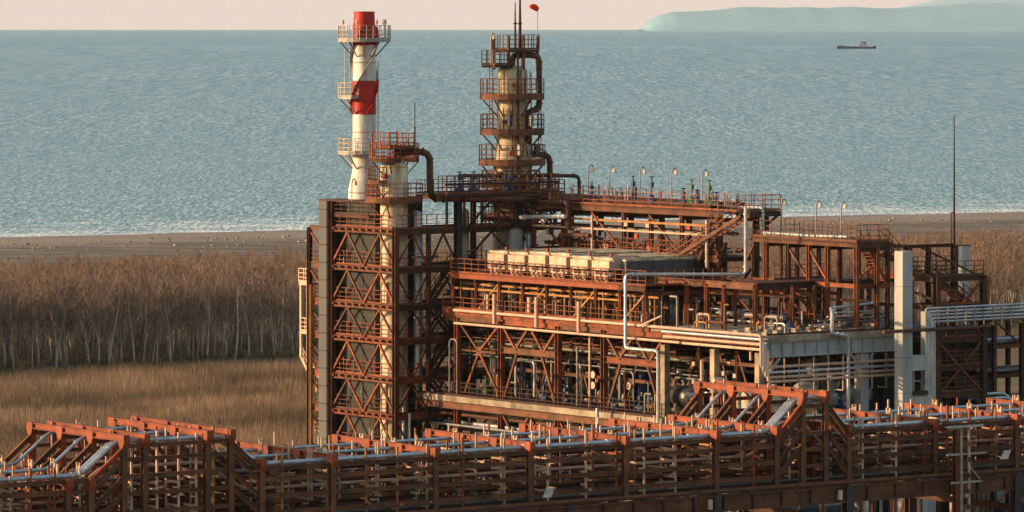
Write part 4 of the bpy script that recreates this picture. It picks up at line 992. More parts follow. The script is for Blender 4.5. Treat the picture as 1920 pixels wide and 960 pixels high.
# raised walkway frame
t=thing('steel_structure','raised rusted walkway frame with railing and lamps, right of the upper pipe frame','steel frame',PL,(9.4,0,ZE))
wu=9.4; ZW=20.9
wc=[PL.vx(p,wu) for p in (1437,1478,1517,1552,1606)]
for v in wc: col_part(t,wu,v,ZE+.25,ZW-.1,.30,'rust'); col_part(t,wu+3.2,v+.2,ZE+.25,ZW-.1,.26,'rustd'); beam_part(t,(wu,v,ZW-.3),(wu+3.2,v+.1,ZW-.3),.2,.28,'rustd')
col_part(t,wu+1.9,wc[-1]-.1,ZE+.25,ZW-.1,.30,'rust')
beam_part(t,(wu-.05,wc[0]+1.6,ZW),(wu-.05,wc[-1]-.2,ZW),.22,.28,'rust'); beam_part(t,(wu,wc[0]+1.6,17.9),(wu,wc[-1],17.9),.2,.32,'rust')
beam_part(t,(wu-.1,wc[-1]-.1,ZW-.02),(wu+3.3,wc[-1]-.1,ZW-.02),.24,.36,'rustd'); beam_part(t,(wu+3.2,wc[0],ZW),(wu+3.2,wc[-1],ZW),.24,.34,'rustd')
beam_part(t,(wu,wc[-1],17.85),(wu+3.3,wc[-1],17.85),.2,.32,'rust')
deck_part(t,wu,wu+3.2,wc[-1],wc[0]+1.6,ZW+.25,.08,'rustd')
rail_part(t,[(wu,wc[0]+1.6,ZW+.25),(wu,wc[-1],ZW+.25),(wu+3.2,wc[-1],ZW+.25),(wu+3.2,wc[0]+1.6,ZW+.25)],'rust',sp=1.05,h=1.25)
for a,b in ((1,2),(2,3)): brace_part(t,[((wu,wc[a],ZW-.4),(wu,wc[b],18.1))],.14,'rust')
brace_part(t,[((wu+3,wc[3],18.2),(wu+3,wc[4],ZW-.4)),((wu,wc[1],17.7),(wu,wc[3],ZE+.4)),((wu,wc[0]+1.4,ZW-.3),(wu,wc[0]+2.8,ZW-2.2))],.14,'rust')
stair(t,(wu+6.6,wc[-1]+.4,ZG+.3),(wu+3.2,wc[-1]+.4,ZW+.2),(0,.9,0),'rust')
stair(t,(wu+3.1,wc[-1]+.2,18.1),(wu+1.2,wc[-1]+.2,ZW),(0,.8,0),'rust')
pipe('silver pipe lying on the raised walkway frame',[(wu+.3,PL.vx(1430,wu+.3),ZW+.55),(wu+.3,PL.vx(1528,wu+.3),ZW+.5)],.13,'silver')
for k,px in enumerate((1465,1530,1577)):
    lamp_thing(wu+3.2,PL.vx(px,wu+3.2),ZW+.3,2.7,ORD[k]+' lamp from the left along the raised walkway',(.45,0))
lamp_thing(13.2,13.9,ZU+.3,1.1,'short lamp at the end balcony above the raised walkway',(.4,0))
pipe('yellow brown pipe sloping through the right hand frames',[(5.2,12.5,ZE+2.6),(12.5,2.6,ZE+2.2)],.1,'rusty_y')
pipe('thin silver pipe hooked down in front of the slim posts',[(3.0,PL.vx(1180,3.0),ZE+3.1),(3.0,PL.vx(1243,3.0),(ZE+3.1)),(3.0,PL.vx(1243,3.0),(ZE+3.1)-.35),(3.0,PL.vx(1219,3.0),(ZE+3.1)-.35),(3.0,PL.vx(1219,3.0),ZE+.3)],.07,'silver',frr=.12)
# small stations between the frames on the middle deck
q=random.Random(5)
mats_=['pipe','silver','pipep','rusty_y','silverd','pipe']
n_=0
for k in range(56):
    u=q.uniform(1.2,12.2); v=q.uniform(1.5,38); z=ZE+.2; h=q.uniform(.5,2.4) if v>16 else q.uniform(.3,1.2); du,dv=q.choice(((0,1.2),(0,2.2),(1.5,0),(0,-1.4))); r_=q.choice((.05,.07,.1,.12)); mm=mats_[k%6]
    solo('pipe_loop',MB().tube([(u,v,z),(u,v,z+h),(u+du,v+dv,z+h),(u+du,v+dv,z)],r_,7,fr=.25),mm,{'pipe':'rusted','silver':'silver','pipep':'pale','rusty_y':'yellow brown','silverd':'dull grey'}[mm]+' pipe loop standing among the posts of the middle deck','pipe',PL,(u,v,z),'%s pipe loops on the middle deck'%{'pipe':'rusted','silver':'silver','pipep':'pale','rusty_y':'yellow brown','silverd':'dull grey'}[mm],True)
for k in range(12):
    u=q.uniform(5,12.5); v=q.uniform(4.5,36); r_=.1+.05*(k%3); mm=('silver','pipe','silverd')[k%3]; z=15.0+.5*(k%5); L_=q.uniform(5,10)
    pipe({'silver':'silver','pipe':'rusted','silverd':'dull grey'}[mm]+' pipe run lying through the middle deck under the cooler deck',[(u,v,z),(u,min(38,v+L_),z)],r_,mm,group={'silver':'silver','pipe':'rusted','silverd':'dull grey'}[mm]+' pipe runs through the middle deck')
for k in range(7):
    u=5+k*1.1; pipe(ORD[k]+' thin pipe from the left crossing the right hand frames',[(u,.6+.3*k,15.2+.25*(k%4)),(u+3.5,.6+.3*k,15.2+.25*(k%4))],.07,('silver','silverd','pipep')[k%3],flanges=False)

# ================================================================ LOWER DECK and GROUND EQUIPMENT in the shade, with darker colours to deepen it
bw=thing('dark_back_box','long dark blue box added behind the two open decks to keep them dark','dark backdrop',PL,(13.4,-1,0))
part('wall',MB().box(13.4,24,1.5,40.0,0,ZE-.2),'black',bw)  # added dark volume, makes the space behind the decks read as black
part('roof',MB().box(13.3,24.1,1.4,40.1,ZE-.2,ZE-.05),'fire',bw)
for k in range(6): part('window',MB().box(13.33,13.4,4+k*6,6.4+k*6,ZF+2,ZF+3.4),'teal',bw)  # made-up panes and doors dressing the added box
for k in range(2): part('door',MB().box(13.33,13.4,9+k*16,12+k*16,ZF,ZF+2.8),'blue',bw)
dk=thing('dark_shade_sheet','dark sheets added to deepen the shade under the middle deck','wall',PL,(12.7,1,ZF))
part('panel',MB().box(12.55,12.65,22,38.8,ZF,ZE-1.2),'black',dk); part('panel',MB().box(9.5,12.6,.6,.7,0,ZE-1.4),'black',dk)  # added black sheets standing in for deep shade
cn={'silver':'silver','silverd':'dull grey','pipep':'pale','pipe':'rusted','blue':'blue','green':'green','teal':'teal'}
# U loops seen from the front on the lower deck
def loop(px0,px1,yt,yb,u,r_,mm,lb):
    v0=PL.vx(px0,u); v1=PL.vx(px1,u); zt=PL.zy(yt,u,v0); zb=PL.zy(yb,u,v0)
    pipe(lb,[(u,v0,zb),(u,v0,zt),(u,v1,zt),(u,v1,zb)],r_,mm,frr=.4,flanges=False)
loop(967,1002,679,745,1.5,.11,'silver','silver pipe hoop behind the second bay railing on the lower deck')
loop(1161,1188,700,755,1.5,.08,'silverd','grey pipe hoop behind the fourth bay on the lower deck')
loop(1265,1316,712,770,1.2,.10,'silverd','grey pipe hoop at the corner bay under the middle deck')
loop(843,857,640,740,-1.0,.08,'silverd','thin silver hoop standing at the left end of the lower deck')
for k,(px,yt,yb,u,mm,r_) in enumerate(((1083,655,770,1.0,'silverd',.12),(1106,612,770,.8,'pipep',.10),(1120,770,830,-1.8,'silver',.14),(1163,705,752,1.4,'silverd',.12),(1316,680,830,-1.5,'pipep',.14),(1035,680,740,1.2,'silverd',.13),(930,640,728,2.2,'grey',.5),(757,768,840,-2.5,'silver',.13),(768,780,840,-2.7,'silver',.12),(1408,645,680,.8,'pipep',.12))):
    v=PL.vx(px,u); zt=PL.zy(yt,u,v); zb=max(.2,PL.zy(yb,u,v))
    solo('standpipe',MB().tube([(u,v,zb),(u,v,zt)],r_,10),mm,ORD[k]+' upright pipe in the shaded lower bays','pipe',PL,(u,v,zb),'upright pipes in the lower bays',True)
# valve wheels (pale discs) and green valves
for k,(px,py) in enumerate(((1112,707),(1112,727),(1179,728),(978,698),(978,714),(1245,726))):
    u=1.3; v=PL.vx(px,u); z=PL.zy(py,u,v)
    o=thing('gauge_valve',ORD[k]+' round faced valve on the lower deck pipes','valve',PL,(u,v,z-.9),'round faced valves on the lower deck')
    part('disc',MB().tube([(u-.05,v,z),(u+.05,v,z)],.28,14),'pipep' if k<3 else 'blue',o,True); part('stem',MB().tube([(u+.3,v,z-.9),(u+.3,v,z),(u,v,z)],.07,6),'silverd',o)
for k,(px,mm) in enumerate(((911,'green'),(990,'blue'),(1020,'blue'),(1060,'blue'),(1150,'blue'),(1200,'blue'),(1290,'blue'),(1340,'green'))):
    u=1.6; v=PL.vx(px,u); valve_thing(u,v,(ZF if v>10.4 else ZF-.55),cn[mm]+' valve on the lower deck, '+ORD[k]+' from the left',mm,1.5,'valves on the lower deck')
for k in range(9):
    v=36-k*3.6; pump_thing(4.0+.6*(k%2),v,(ZF if v>11 else ZF-.55),ORD[k]+' pump from the left on the lower deck',('blue','black','blue')[k%3],1.0,'pumps on the lower deck')
for k in range(14):
    v=37-k*2.55; u=6.5+1.1*(k%3); z=ZF if v>11 else ZF-.55
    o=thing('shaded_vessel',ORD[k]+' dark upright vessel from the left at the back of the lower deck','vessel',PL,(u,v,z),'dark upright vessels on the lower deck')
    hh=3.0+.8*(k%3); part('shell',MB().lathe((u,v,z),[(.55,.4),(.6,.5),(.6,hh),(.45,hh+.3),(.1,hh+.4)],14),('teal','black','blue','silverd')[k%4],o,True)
    for a in range(3): part('leg',MB().bar((u+.45*math.cos(a*2.1),v+.45*math.sin(a*2.1),z),(u+.45*math.cos(a*2.1),v+.45*math.sin(a*2.1),z+.6),.1),'black',o)
for k in range(44):
    u=q.uniform(2.5,11.5); v=q.uniform(1.5,38); z=ZF if v>10.6 else ZF-.55; h=q.uniform(1.0,4.6); du,dv=q.choice(((0,1.0),(0,1.8),(1.2,0),(0,-1.2))); mm=('silver','silverd','pipe','pipe','silverd')[k%5]
    solo('pipe_loop',MB().tube([(u,v,z),(u,v,z+h),(u+du,v+dv,z+h),(u+du,v+dv,z)],q.choice((.05,.07,.1)),7,fr=.3),mm,cn[mm]+' pipe loop standing in the shade of the lower deck','pipe',PL,(u,v,z),cn[mm]+' pipe loops on the lower deck',True)
for k in range(16):
    z=ZF+3.2+.45*(k%4); u=.9+.7*k%10.5; mm=('silverd','pipe','silverd','pipe')[k%4]
    pipe(cn[mm]+' pipe running lengthwise above the lower deck',[(u,38,z),(u,8+q.uniform(0,6),z)],(.06,.09,.12)[k%3],mm,group=cn[mm]+' lengthwise pipes above the lower deck',flanges=False)
# ground level pipes and tiers left and centre (seen below the lower deck)
for k in range(18):
    z=1.2+.75*(k%8); u=-.6+.8*(k%6); mm=('silverd','pipe','silver')[k%3]
    pipe(cn[mm]+' pipe running lengthwise below the lower deck',[(u,44,z),(u,6,z)],(.1,.14,.18)[k%3],mm,group=cn[mm]+' lengthwise pipes below the lower deck',flanges=False)
# corner machinery at the right: heads, elbows, drums
drum_thing((1.5,PL.vx(1290,1.5)-1.8,ZF+1.5),(1.5,PL.vx(1290,1.5)+1.2,ZF+1.5),.85,'dark drum lying in the corner bay under the middle deck','black',.4)
c_=(PL.ux(1408,1.0),1.0); o=thing('domed_vessel','cream domed vessel head just behind the corner of the lower deck','vessel',PL,(c_[0],c_[1],5)); part('shell',MB().lathe((c_[0],c_[1],0),[(.75,5),(.75,10.2),(.6,10.6),(.3,10.85),(.05,10.9)],20),'insul',o,True); part('nozzle',MB().lathe((c_[0],c_[1],0),[(.15,10.8),(.15,11.1),(.25,11.1),(.25,11.2)],10),'silverd',o)
pu=PL.ux(1452,0); o=thing('domed_vessel','cream capped vessel right of the domed one, under the grey girder','vessel',PL,(pu,0,5)); part('shell',MB().lathe((pu,0.2,0),[(.6,5),(.6,9.9),(.75,9.95),(.75,10.2),(.4,10.4),(.05,10.5)],20),'insul',o,True); part('flange',MB().lathe((pu,.2,0),[(.8,9.6),(.8,9.7)],16),'silverd',o)
for k,(px,py) in enumerate(((1357,716),(1385,735),(1300,745))):
    u=PL.ux(px,.8); z=PL.zy(py,u,.8)
    pipe(ORD[k]+' cream elbow from the left at the corner machinery',[(u-1.0,.8,z),(u,.8,z),(u,.8,z-1.6)],.2,'insul',frr=.7,flanges=False)
drum_thing((PL.ux(1500,1.4),1.4,PL.zy(745,5,1.4)),(PL.ux(1618,1.4),1.4,PL.zy(745,9,1.4)),.95,'shiny silver horizontal drum under the concrete deck at right','silver',1.5)
drum_thing((PL.ux(1520,3.5),3.5,PL.zy(700,5,3.5)),(PL.ux(1650,3.5),3.5,PL.zy(700,9,3.5)),.85,'dull horizontal drum behind and above the shiny silver drum','silverd',1.0)
drum_thing((PL.ux(1430,-3.0),-3.0,2.6),(PL.ux(1560,-3.0),-3.0,2.6),1.1,'grey green horizontal drum at ground level below the near rack','teal',1.2)
for k,(px,py,mm) in enumerate(((1576,735,'blue'),(1576,765,'blue'),(1548,760,'green'),(1490,905,'blue'),(1556,905,'blue'),(1430,930,'blue'))):
    v=-.2 if py<800 else -4.6; u=PL.ux(px,v); valve_thing(u,v,PL.zy(py,u,v)-.4,cn[mm]+' valve '+('beside the shiny silver drum, ' if py<800 else 'at ground level below the near rack, ')+ORD[k]+' of six',mm,1.1,None)
for k in range(20):
    v=-6+ (k%5)*1.5; u=-8+k*2.1; h=q.uniform(2.2,5.5); mm=('silver','silverd','pipep','pipe')[k%4]
    solo('pipe_loop',MB().tube([(u,v,0),(u,v,h),(u+1.3,v,h),(u+1.3,v,.1)],(.1,.16,.13)[k%3],8,fr=.4),mm,cn[mm]+' pipe loop at ground level in front of the concrete deck','pipe',PL,(u,v,0),cn[mm]+' pipe loops at ground level',True)
for k in range(8): pump_thing(-6+k*4.6,-2.5-1.2*(k%2),0,ORD[k]+' pump from the left at ground level by the near rack',('blue','silverd')[k%2],1.3,'pumps at ground level')

# ================================================================ RIGHT: concrete ducts, stair tower, pipe bundle
v=-3.2; u=PL.ux(1694,v); zt=PL.zy(475,u,v)
t=thing('duct_tower','tall light grey square duct standing free at the right, with a crosspiece at its foot','duct',PL,(u,v,0))
part('shaft',MB().box(u-.48,u+.48,v-.45,v+.45,0,zt),'lgrey',t); 
part('crosspiece',MB().box(u+.5,u+2.0,v-.4,v+.4,PL.zy(700,u,v),PL.zy(672,u,v)),'lgrey',t)
for k in range(7): part('seam',MB().box(u-.49,u+.49,v-.46,v+.46,2.4+k*2.6,2.43+k*2.6),'grey',t)
part('crosspiece',MB().box(u+.5,u+2.0,v-.4,v+.4,0,PL.zy(748,u,v)),'lgrey',t)
part('window_frame',MB().bar((u+.9,v-.1,PL.zy(748,u,v)),(u+.9,v-.1,PL.zy(700,u,v)),.1).bar((u+1.7,v-.1,PL.zy(748,u,v)),(u+1.7,v-.1,PL.zy(700,u,v)),.1).bar((u+.8,v-.1,PL.zy(720,u,v)),(u+1.8,v-.1,PL.zy(720,u,v)),.08),'galv',t)
part('bracket',MB().box(u+.48,u+1.9,v-.6,v-.4,PL.zy(746,u,v),PL.zy(738,u,v)),'rustd',t)
v=6.2; u2=PL.ux(1805,v); zt=PL.zy(465,u2,v)
t=thing('duct_tower','light grey square duct half hidden behind the stair tower','duct',PL,(u2,v,0)); part('shaft',MB().box(u2-.42,u2+.42,v-.4,v+.4,0,zt),'lgrey',t); part('cap',MB().box(u2-.46,u2+.46,v-.44,v+.44,zt,zt+.06),'fire',t)
# stair tower
v0=-2.3; ua=PL.ux(1757,v0); ub=PL.ux(1844,v0); v1=.9
t=thing('stair_tower','dark rusted open stair tower with zigzag flights at the right','stair tower',PL,(ua,v0,0))
zs=[PL.zy(py,ua,v0) for py in (747,697,644,582,529)]
ztop=PL.zy(467,ua,v1)
for (u,v,z) in ((ua,v0,zs[-1]+.2),(ub,v0,zs[-1]+.2),(ua,v1,ztop),(ub,v1,ztop)): col_part(t,u,v,0,z,.42,'rustd')
col_part(t,(ua+ub)/2-.3,v1,0,ztop,.3,'rustd')
for k,z in enumerate([2.5,6]+zs):
    for a,b in (((ua,v0,z),(ub,v0,z)),((ua,v0,z),(ua,v1,z)),((ub,v0,z),(ub,v1,z)),((ua,v1,z),(ub,v1,z))): beam_part(t,a,b,.2,.36,'rustd')
    deck_part(t,ua,ub,v0 if k%2 else v1-1.1,v0+1.1 if k%2 else v1,z+.2,.06,'rustd')
    rail_part(t,[(ua,v0,z+.2),(ub,v0,z+.2)],'rust',sp=1.0)
al=[0,2.5,6]+zs
for k in range(1,len(al)-1):
    z,z2=al[k],al[k+1]
    brace_part(t,[((ua,v0,z),((ua+ub)/2,v0,z2)),(((ua+ub)/2,v0,z2),(ub,v0,z))] if k%2 else [((ua,v0,z2),((ua+ub)/2,v0,z)),(((ua+ub)/2,v0,z),(ub,v0,z2))],.16,'rust')
    stair(t,(ua+.4,v0+.9,z+.2) if k%2 else (ub-.4,v0+.9,z+.2),(ub-.4,v0+.9,z2+.2) if k%2 else (ua+.4,v0+.9,z2+.2),(0,.9,0),'rustd')
beam_part(t,(ua,v1+4.6,ztop),(ua,v1,ztop),.18,.26,'rustd'); beam_part(t,(ua,v1,ztop),(ub,v1,ztop),.18,.26,'rustd'); brace_part(t,[((ua+1.0,v1,ztop),(ub,v0,zs[-1])),((ua,v1+4.4,ztop-.4),(ua,v0,zs[-1])),((ua,v1+4.4,ztop-2.2),(ua,v0,zs[-1]-1.6))],.15,'rustd')
col_part(t,ua,v1+4.4,6,ztop,.26,'rustd')
for zz in (ztop-2.0,zs[-1]): beam_part(t,(ua,v1+4.4,zz),(ua,v1,zz),.16,.26,'rust'); rail_part(t,[(ua,v1+4.4,zz+.1),(ua,v1,zz+.1),(ub,v1,zz+.1)],'rust',sp=1.0)
for k in range(3): beam_part(t,(ua,v1+4.4,zs[k+1]),(ua,v1,zs[k+1]),.16,.26,'rustd'); brace_part(t,[((ua,v1+4.4,zs[k+1]),(ua,v1,zs[k]))],.13,'rustd')
# mast
mu,mv=PL.ux(1789,v1+.2),v1+.2
o=thing('lightning_mast','very tall thin mast rising from the stair tower at the right','mast',PL,(mu,mv,ztop))
part('pole',MB().tube([(mu,mv,ztop-2),(mu,mv,PL.zy(400,mu,mv)),(mu,mv,PL.zy(222,mu,mv))],[.10,.085,.035],6),'rustd',o)
part('side_bar',MB().bar((mu-.28,mv,ztop),(mu-.28,mv,PL.zy(402,mu,mv)),.07).bar((mu-.28,mv,PL.zy(403,mu,mv)),(mu,mv,PL.zy(403,mu,mv)),.07),'rustd',o)
# pipe bundle
for k in range(5):
    vb=-3.6-.02*k; ux_=PL.ux(1736+k*3.6,vb); z=PL.zy(583+k*6.2,ux_,vb)
    pipe(['topmost','second','third','fourth','lowest'][k]+' of five silver pipes bundled at the far right, turning down',[(ux_+26-k*.4,vb,z),(ux_,vb,z),(ux_,vb,3)],.085,'silver',flanges=False,frr=.2)
for k in range(9):
    ux_=PL.ux(1760+k*17,-3.75); solo('pipe_clamp',MB().box(ux_-.05,ux_+.05,-3.78,-3.72,PL.zy(614,ux_,-3.7),PL.zy(580,ux_,-3.7)),'post',ORD[k]+' clamp from the left across the silver pipe bundle','clamp',PL,(ux_,-3.75,15),'clamps across the silver pipe bundle')
o=solo('backing_duct',MB().box(PL.ux(1735,-3.2),PL.ux(1753,-3.2),-3.3,-2.7,0,PL.zy(590,12,-3.2)),'lgrey','light grey duct behind the vertical silver pipe bundle','duct',PL,(PL.ux(1735,-3.2),-3.2,0))
ub_=PL.ux(1656,-4.0); pipe('thin rusted pipe crossing in front of the grey duct and stair tower',[(ub_,-4.0,PL.zy(627,ub_,-4)),(ub_+10.4,-4.0,PL.zy(627,ub_,-4))],.13,'pipe')
# far right rack
FRN='far right pipe rack'
t=thing('pipe_rack','dark rusted pipe rack with many tiers at the far right edge behind the bundle','pipe rack',PL,(22.5,-1,0))
fa=PL.ux(1864,-1.0)
for k in range(6):
    u=fa+k*2.8
    for v in (-1.0,3.5): col_part(t,u,v,0,PL.zy(612,fa,-1),.3,'rustd')
    for z in (4,6.4,8.6,10.8,13,15.0): beam_part(t,(u,-1,z),(u,3.5,z),.2,.28,'rustd')
for z in (4,6.4,8.6,10.8,13,15.1): 
    for v in (-1,3.5): beam_part(t,(fa,v,z),(fa+14,v,z),.2,.3,'rust' if z>12 else 'rustd')
for k in range(4): brace_part(t,[((fa+k*2.8,-1,15),(fa+(k+1)*2.8,-1,13))],.12,'rust')
for k in range(20):
    z=(4.35,6.75,8.95,11.15,13.35)[k%5]; v=-.6+.95*(k//5); mm=('silverd','pipe','silver','silverd')[k%4]
    pipe(cn[mm]+' pipe lying on a tier of the far right pipe rack',[(fa-.6,v,z),(fa+14,v,z)],(.1,.16,.13)[k%3],mm,group=cn[mm]+' pipes on the far right rack',flanges=False)
for k in range(3):
    ux_=PL.ux(1895,-1.8)+.35*k; pipe(ORD[k]+' of three silver pipes curving down at the far right rack foot',[(ux_-3.5,-1.8-.1*k,9.6-.35*k),(ux_,-1.8-.1*k,9.6-.35*k),(ux_,-1.8-.1*k,1)],.11,'silver',frr=1.2,flanges=False)
# pale pipe rack frame behind the bundle
for k in range(4):
    u=fa-1.5+k*2.6; solo('rack_post',MB().ib((u,6.5,8),(u,6.5,17.8),.2,.2),'rust','rusted post standing beyond the silver pipe bundle at far right','post',PL,(u,6.5,8),'posts beyond the silver pipe bundle')

# ================================================================ NEAR PIPE RACK
ZC=12.0; BW=10.7; ROWS=(0,3.57,7.13,10.7)
def ra(px): return RK.ux(px,0)
def U_cap(root,a,z,first=False):
    """cross beam over the rack with its haunched post heads"""
    c=part('cross_beam',MB().ib((a,-.3,z),(a,BW+.3,z),.30,.36,.05),'cap',root)
    for b_ in ROWS:
        part('gusset',MB().prof((a-.19,b_,z+.01),(a+.19,b_,z+.01),[(-.34,.19),(.34,.19),(.34,-.22),(.17,-.55),(-.17,-.55),(-.34,-.22)]),'cap',c)
def rack(name_lbl,posts,zoff,tiers,main=(),rails=True,girder=True,ext=(0,0)):
    a0,a1=posts[0],posts[-1]
    t=thing('pipe_rack',name_lbl,'pipe rack',RK,(a0,0,0))
    for a in posts:
        U_cap(t,a,ZC+zoff)
        for b_ in ROWS: col_part(t,a,b_,ZC-3.6,ZC+zoff-.2,.34,'rust2' if b_ in(0,) else 'cap','post')  # inner posts take the brighter red in place of sunlight
        for dz in tiers: part('tier_beam',MB().bar((a,0,ZC+dz),(a,BW,ZC+dz),.20,.18),'rustd',t)
    for dz in (tiers if rails else []):
        for b_ in ROWS: part('rail',MB().ib((a0+ext[0],b_-.02,ZC+dz),(a1+ext[1],b_-.02,ZC+dz),.20,.25 if b_==0 else .14,.03),'rust2' if b_==0 else 'rustd',t)
    return t
tiers=(-.42,-1.02,-2.02,-2.95)
P_=[ra(p) for p in (490,623,815,993,1172,1342,1455)]
mid=rack('middle length of the near rusted pipe rack, between its two raised loops',P_,0,tiers)
PLt=[ra(p) for p in (-150,-20,127,169)]
leftr=rack('left end length of the near pipe rack, running out of the frame',PLt,-.5,tiers)
PR=[ra(p) for p in (1590,1752,1905,2060)]
rightr=rack('right end length of the near pipe rack, running out of the frame',PR,-.15,tiers)
def portal(lbl,pin,up,ziup,lo_l,lo_r):
    t=rack(lbl,up,ziup,(-.42,),rails=False)
    a0,a1=up[0],up[-1]
    for dz in (1.35,.6,-.35,-1.35,-2.4):
        for b_ in ROWS:
            part('rail',MB().ib((a0,b_-.02,ZC+dz),(a1,b_-.02,ZC+dz),.20,.22,.04),'rust2' if b_==0 else 'rust',t)
    for k,dz in enumerate(tiers):
        for b_ in ROWS:
            part('slanted_rail',MB().ib((lo_l,b_-.02,ZC+dz-.1),(a0,b_-.02,ZC+ziup+dz-.15),.22,.27,.04),'cap' if b_==0 and k<1 else 'rust2',t)
            part('slanted_rail',MB().ib((a1,b_-.02,ZC+ziup+dz-.15),(lo_r,b_-.02,ZC+dz-.1),.22,.27,.04),'rust2',t)
    return t
UL=[ra(p) for p in (232,271,388,432)]
pl1=portal('left raised loop of the near pipe rack with slanted sides',None,UL,1.8,PLt[-1],P_[0])
UR=[ra(p) for p in (1504,1547)]
pl2=portal('right raised loop of the near pipe rack with slanted sides',None,UR,2.05,P_[-1],PR[0])
# girders and main supports
gd=thing('rack_girder','deep rusted girder with deck plates carrying the near pipe rack','girder',RK,(P_[0],0,0))
for b_ in (0,BW):
    part('girder',MB().ib((ra(-200),b_,ZC-4.3),(ra(2080),b_,ZC-4.3),.45,1.05,.09),'rust2',gd)
part('deck',MB().box(ra(-200),ra(2080),-.1,BW+.1,ZC-3.72,ZC-3.6),'rustd',gd)
for b_ in (0,2.6,5.3,8,BW): part('joist',MB().bar((ra(-200),b_-.1,ZC-3.5),(ra(2080),b_-.1,ZC-3.5),.25,.16),'rust2',gd)
for k in range(40):
    a=ra(-200)+k*(ra(2080)-ra(-200))/39; part('stiffener',MB().box(a-.03,a+.03,-.2,-.03,ZC-4.75,ZC-3.85),'rustd',gd)
for px in (-20,232,490,815,1066,1342,1590,1905):
    for b_ in (0,BW): part('column',MB().ib((ra(px),b_,0),(ra(px),b_,ZC-3.75),.55,.55,.06),'fire' if b_==0 else 'rustd',gd)
    part('tie_beam',MB().ib((ra(px),0,ZC-6),(ra(px),BW,ZC-6),.3,.4),'rustd',gd)
for px in (1340,1583): part('lug',MB().box(ra(px)-.7,ra(px)-.45,-.4,-.2,ZC-4.6,ZC-4.0),'pipep',gd)
# uprights with arms (per rack segment)
def upright(root,a,b_,zl,zh,arms,sg,w_=.10):
    mb=MB().bar((a,b_,zl),(a,b_,zh),w_,w_*.8)
    for z in arms:
        mb.bar((a-.08,b_-.1,z),(a-.08,b_+sg*.95+.3,z),.09,.12); mb.bar((a,b_,z-.28),(a-.4,b_,z-.28),.12,.08)
    part('pipe_support',mb,('post','pipep','pipep','rusty_y','cap')[q.randrange(5)],root)  # pale and orange picks stand in for sun reaching inside the rack
q=random.Random(3)
def uprights(root,a0,a1,n,zt,rows=(.35,1.7,3.0,5.2,6.8,9.6)):
    for j,b_ in enumerate(rows):
        for k in range(n):
            a=a0+(a1-a0)*(k+.5+.22*math.sin(j*2.1+k))/n
            zl=ZC-3.5 if j%2==0 else ZC-2.6
            arms=[ZC-.8,ZC-1.5,ZC-2.2,ZC-2.9] if j in (0,2,4) else [ZC-1.2,ZC-2.6]
            arms=[x+q.uniform(-.12,.12) for x in arms if q.random()<.85]
            upright(root,a,b_,zl,zt+q.uniform(.25,.7),arms,1 if q.random()<.75 else -1,.10 if j else .12)
            if k%3==1 and j in (1,3): upright(root,a+.22,b_,zl,zt+.35,[],1)
uprights(mid,P_[0]+.3,P_[-1]-.4,14,ZC)
uprights(leftr,PLt[0],PLt[-1],8,ZC-.3)
uprights(rightr,PR[0]+.3,PR[-1],9,ZC-.1)
uprights(pl1,UL[0],UL[-1],5,ZC+1.5,(.35,3.2,5.2,9.6)); uprights(pl2,UR[0],UR[-1],2,ZC+1.8,(1.9,5.2,9.6))
# clusters of short wide channels on the cross beams
for root,ps in ((mid,P_),(rightr,PR),(leftr,PLt)):
    for a in ps:
        for b_ in (2.2,5.2,8.7): part('stub',MB().bar((a+.5,b_-.16,ZC-.4),(a+.5,b_-.16,ZC+.38),.12,.10).bar((a+.5,b_+.16,ZC-.4),(a+.5,b_+.16,ZC+.38),.12,.10).bar((a+.5,b_-.2,ZC+.1),(a+.5,b_+.2,ZC+.1),.06,.2),'post',root)
# pipes along the rack, inner rusted ones lightened in place of sunlight
def rpath(b_,dz,jog=True,a0=None,a1=None):
    z=ZC+dz; A=ra(-200) if a0 is None else a0; B=ra(2080) if a1 is None else a1
    if not jog: return [(A,b_,z),(B,b_,z)]
    z2=z+1.75; z3=z+2.0
    return [(A,b_,z),(PLt[-1]-.3,b_,z),(UL[0]-.2,b_,z2),(UL[-1]-.5,b_,z2),(P_[0]+.3,b_,z),(P_[-1]-.2,b_,z),(UR[0]+.1,b_,z3),(UR[-1]-.1,b_,z3),(PR[0]+.4,b_,z),(B,b_,z)]
spec=[(.62,-.18,.14,'silver',1),(1.0,-.22,.10,'silver',1),(1.32,-.24,.09,'silver',1),(4.4,-.16,.11,'silver',1),(8.3,-.18,.10,'silver',1),
 (3.0,-.8,.12,'silverd',0),(6.4,-.8,.12,'rust2',0),
 (2.4,-1.8,.10,'pipep',1),(4.3,-1.78,.15,'rust2',0),(8.0,-1.78,.12,'rust2',0),
 (2.6,-2.7,.15,'rust2',0),(5.3,-2.72,.12,'rust2',0),(7.4,-2.7,.12,'rust2',0),
 (.9,-3.3,.06,'silverd',0),(3.7,-3.3,.13,'rust2',0)]
tn={-.18:'top',-.22:'top',-.16:'top',-.2:'top'}
for k,(b_,dz,r_,mm,jog) in enumerate(spec):
    tier='top' if dz>-.5 else 'second' if dz>-1 else 'third' if dz>-2 else 'fourth' if dz>-3 else 'lowest'
    same=[x for x in spec if (x[1]>-.5)==(dz>-.5) and abs(x[1]-dz)<.2]; pos_=same.index(spec[k])
    pipe('%s %s pipe of the %s tier, counted from the near side of the rack'%(ORD[pos_],{'rust2':'rusted'}.get(mm,cn.get(mm)),tier),rpath(b_,dz,jog and dz>-2),r_,mm,RK,.5,flanges=(dz>-.5))
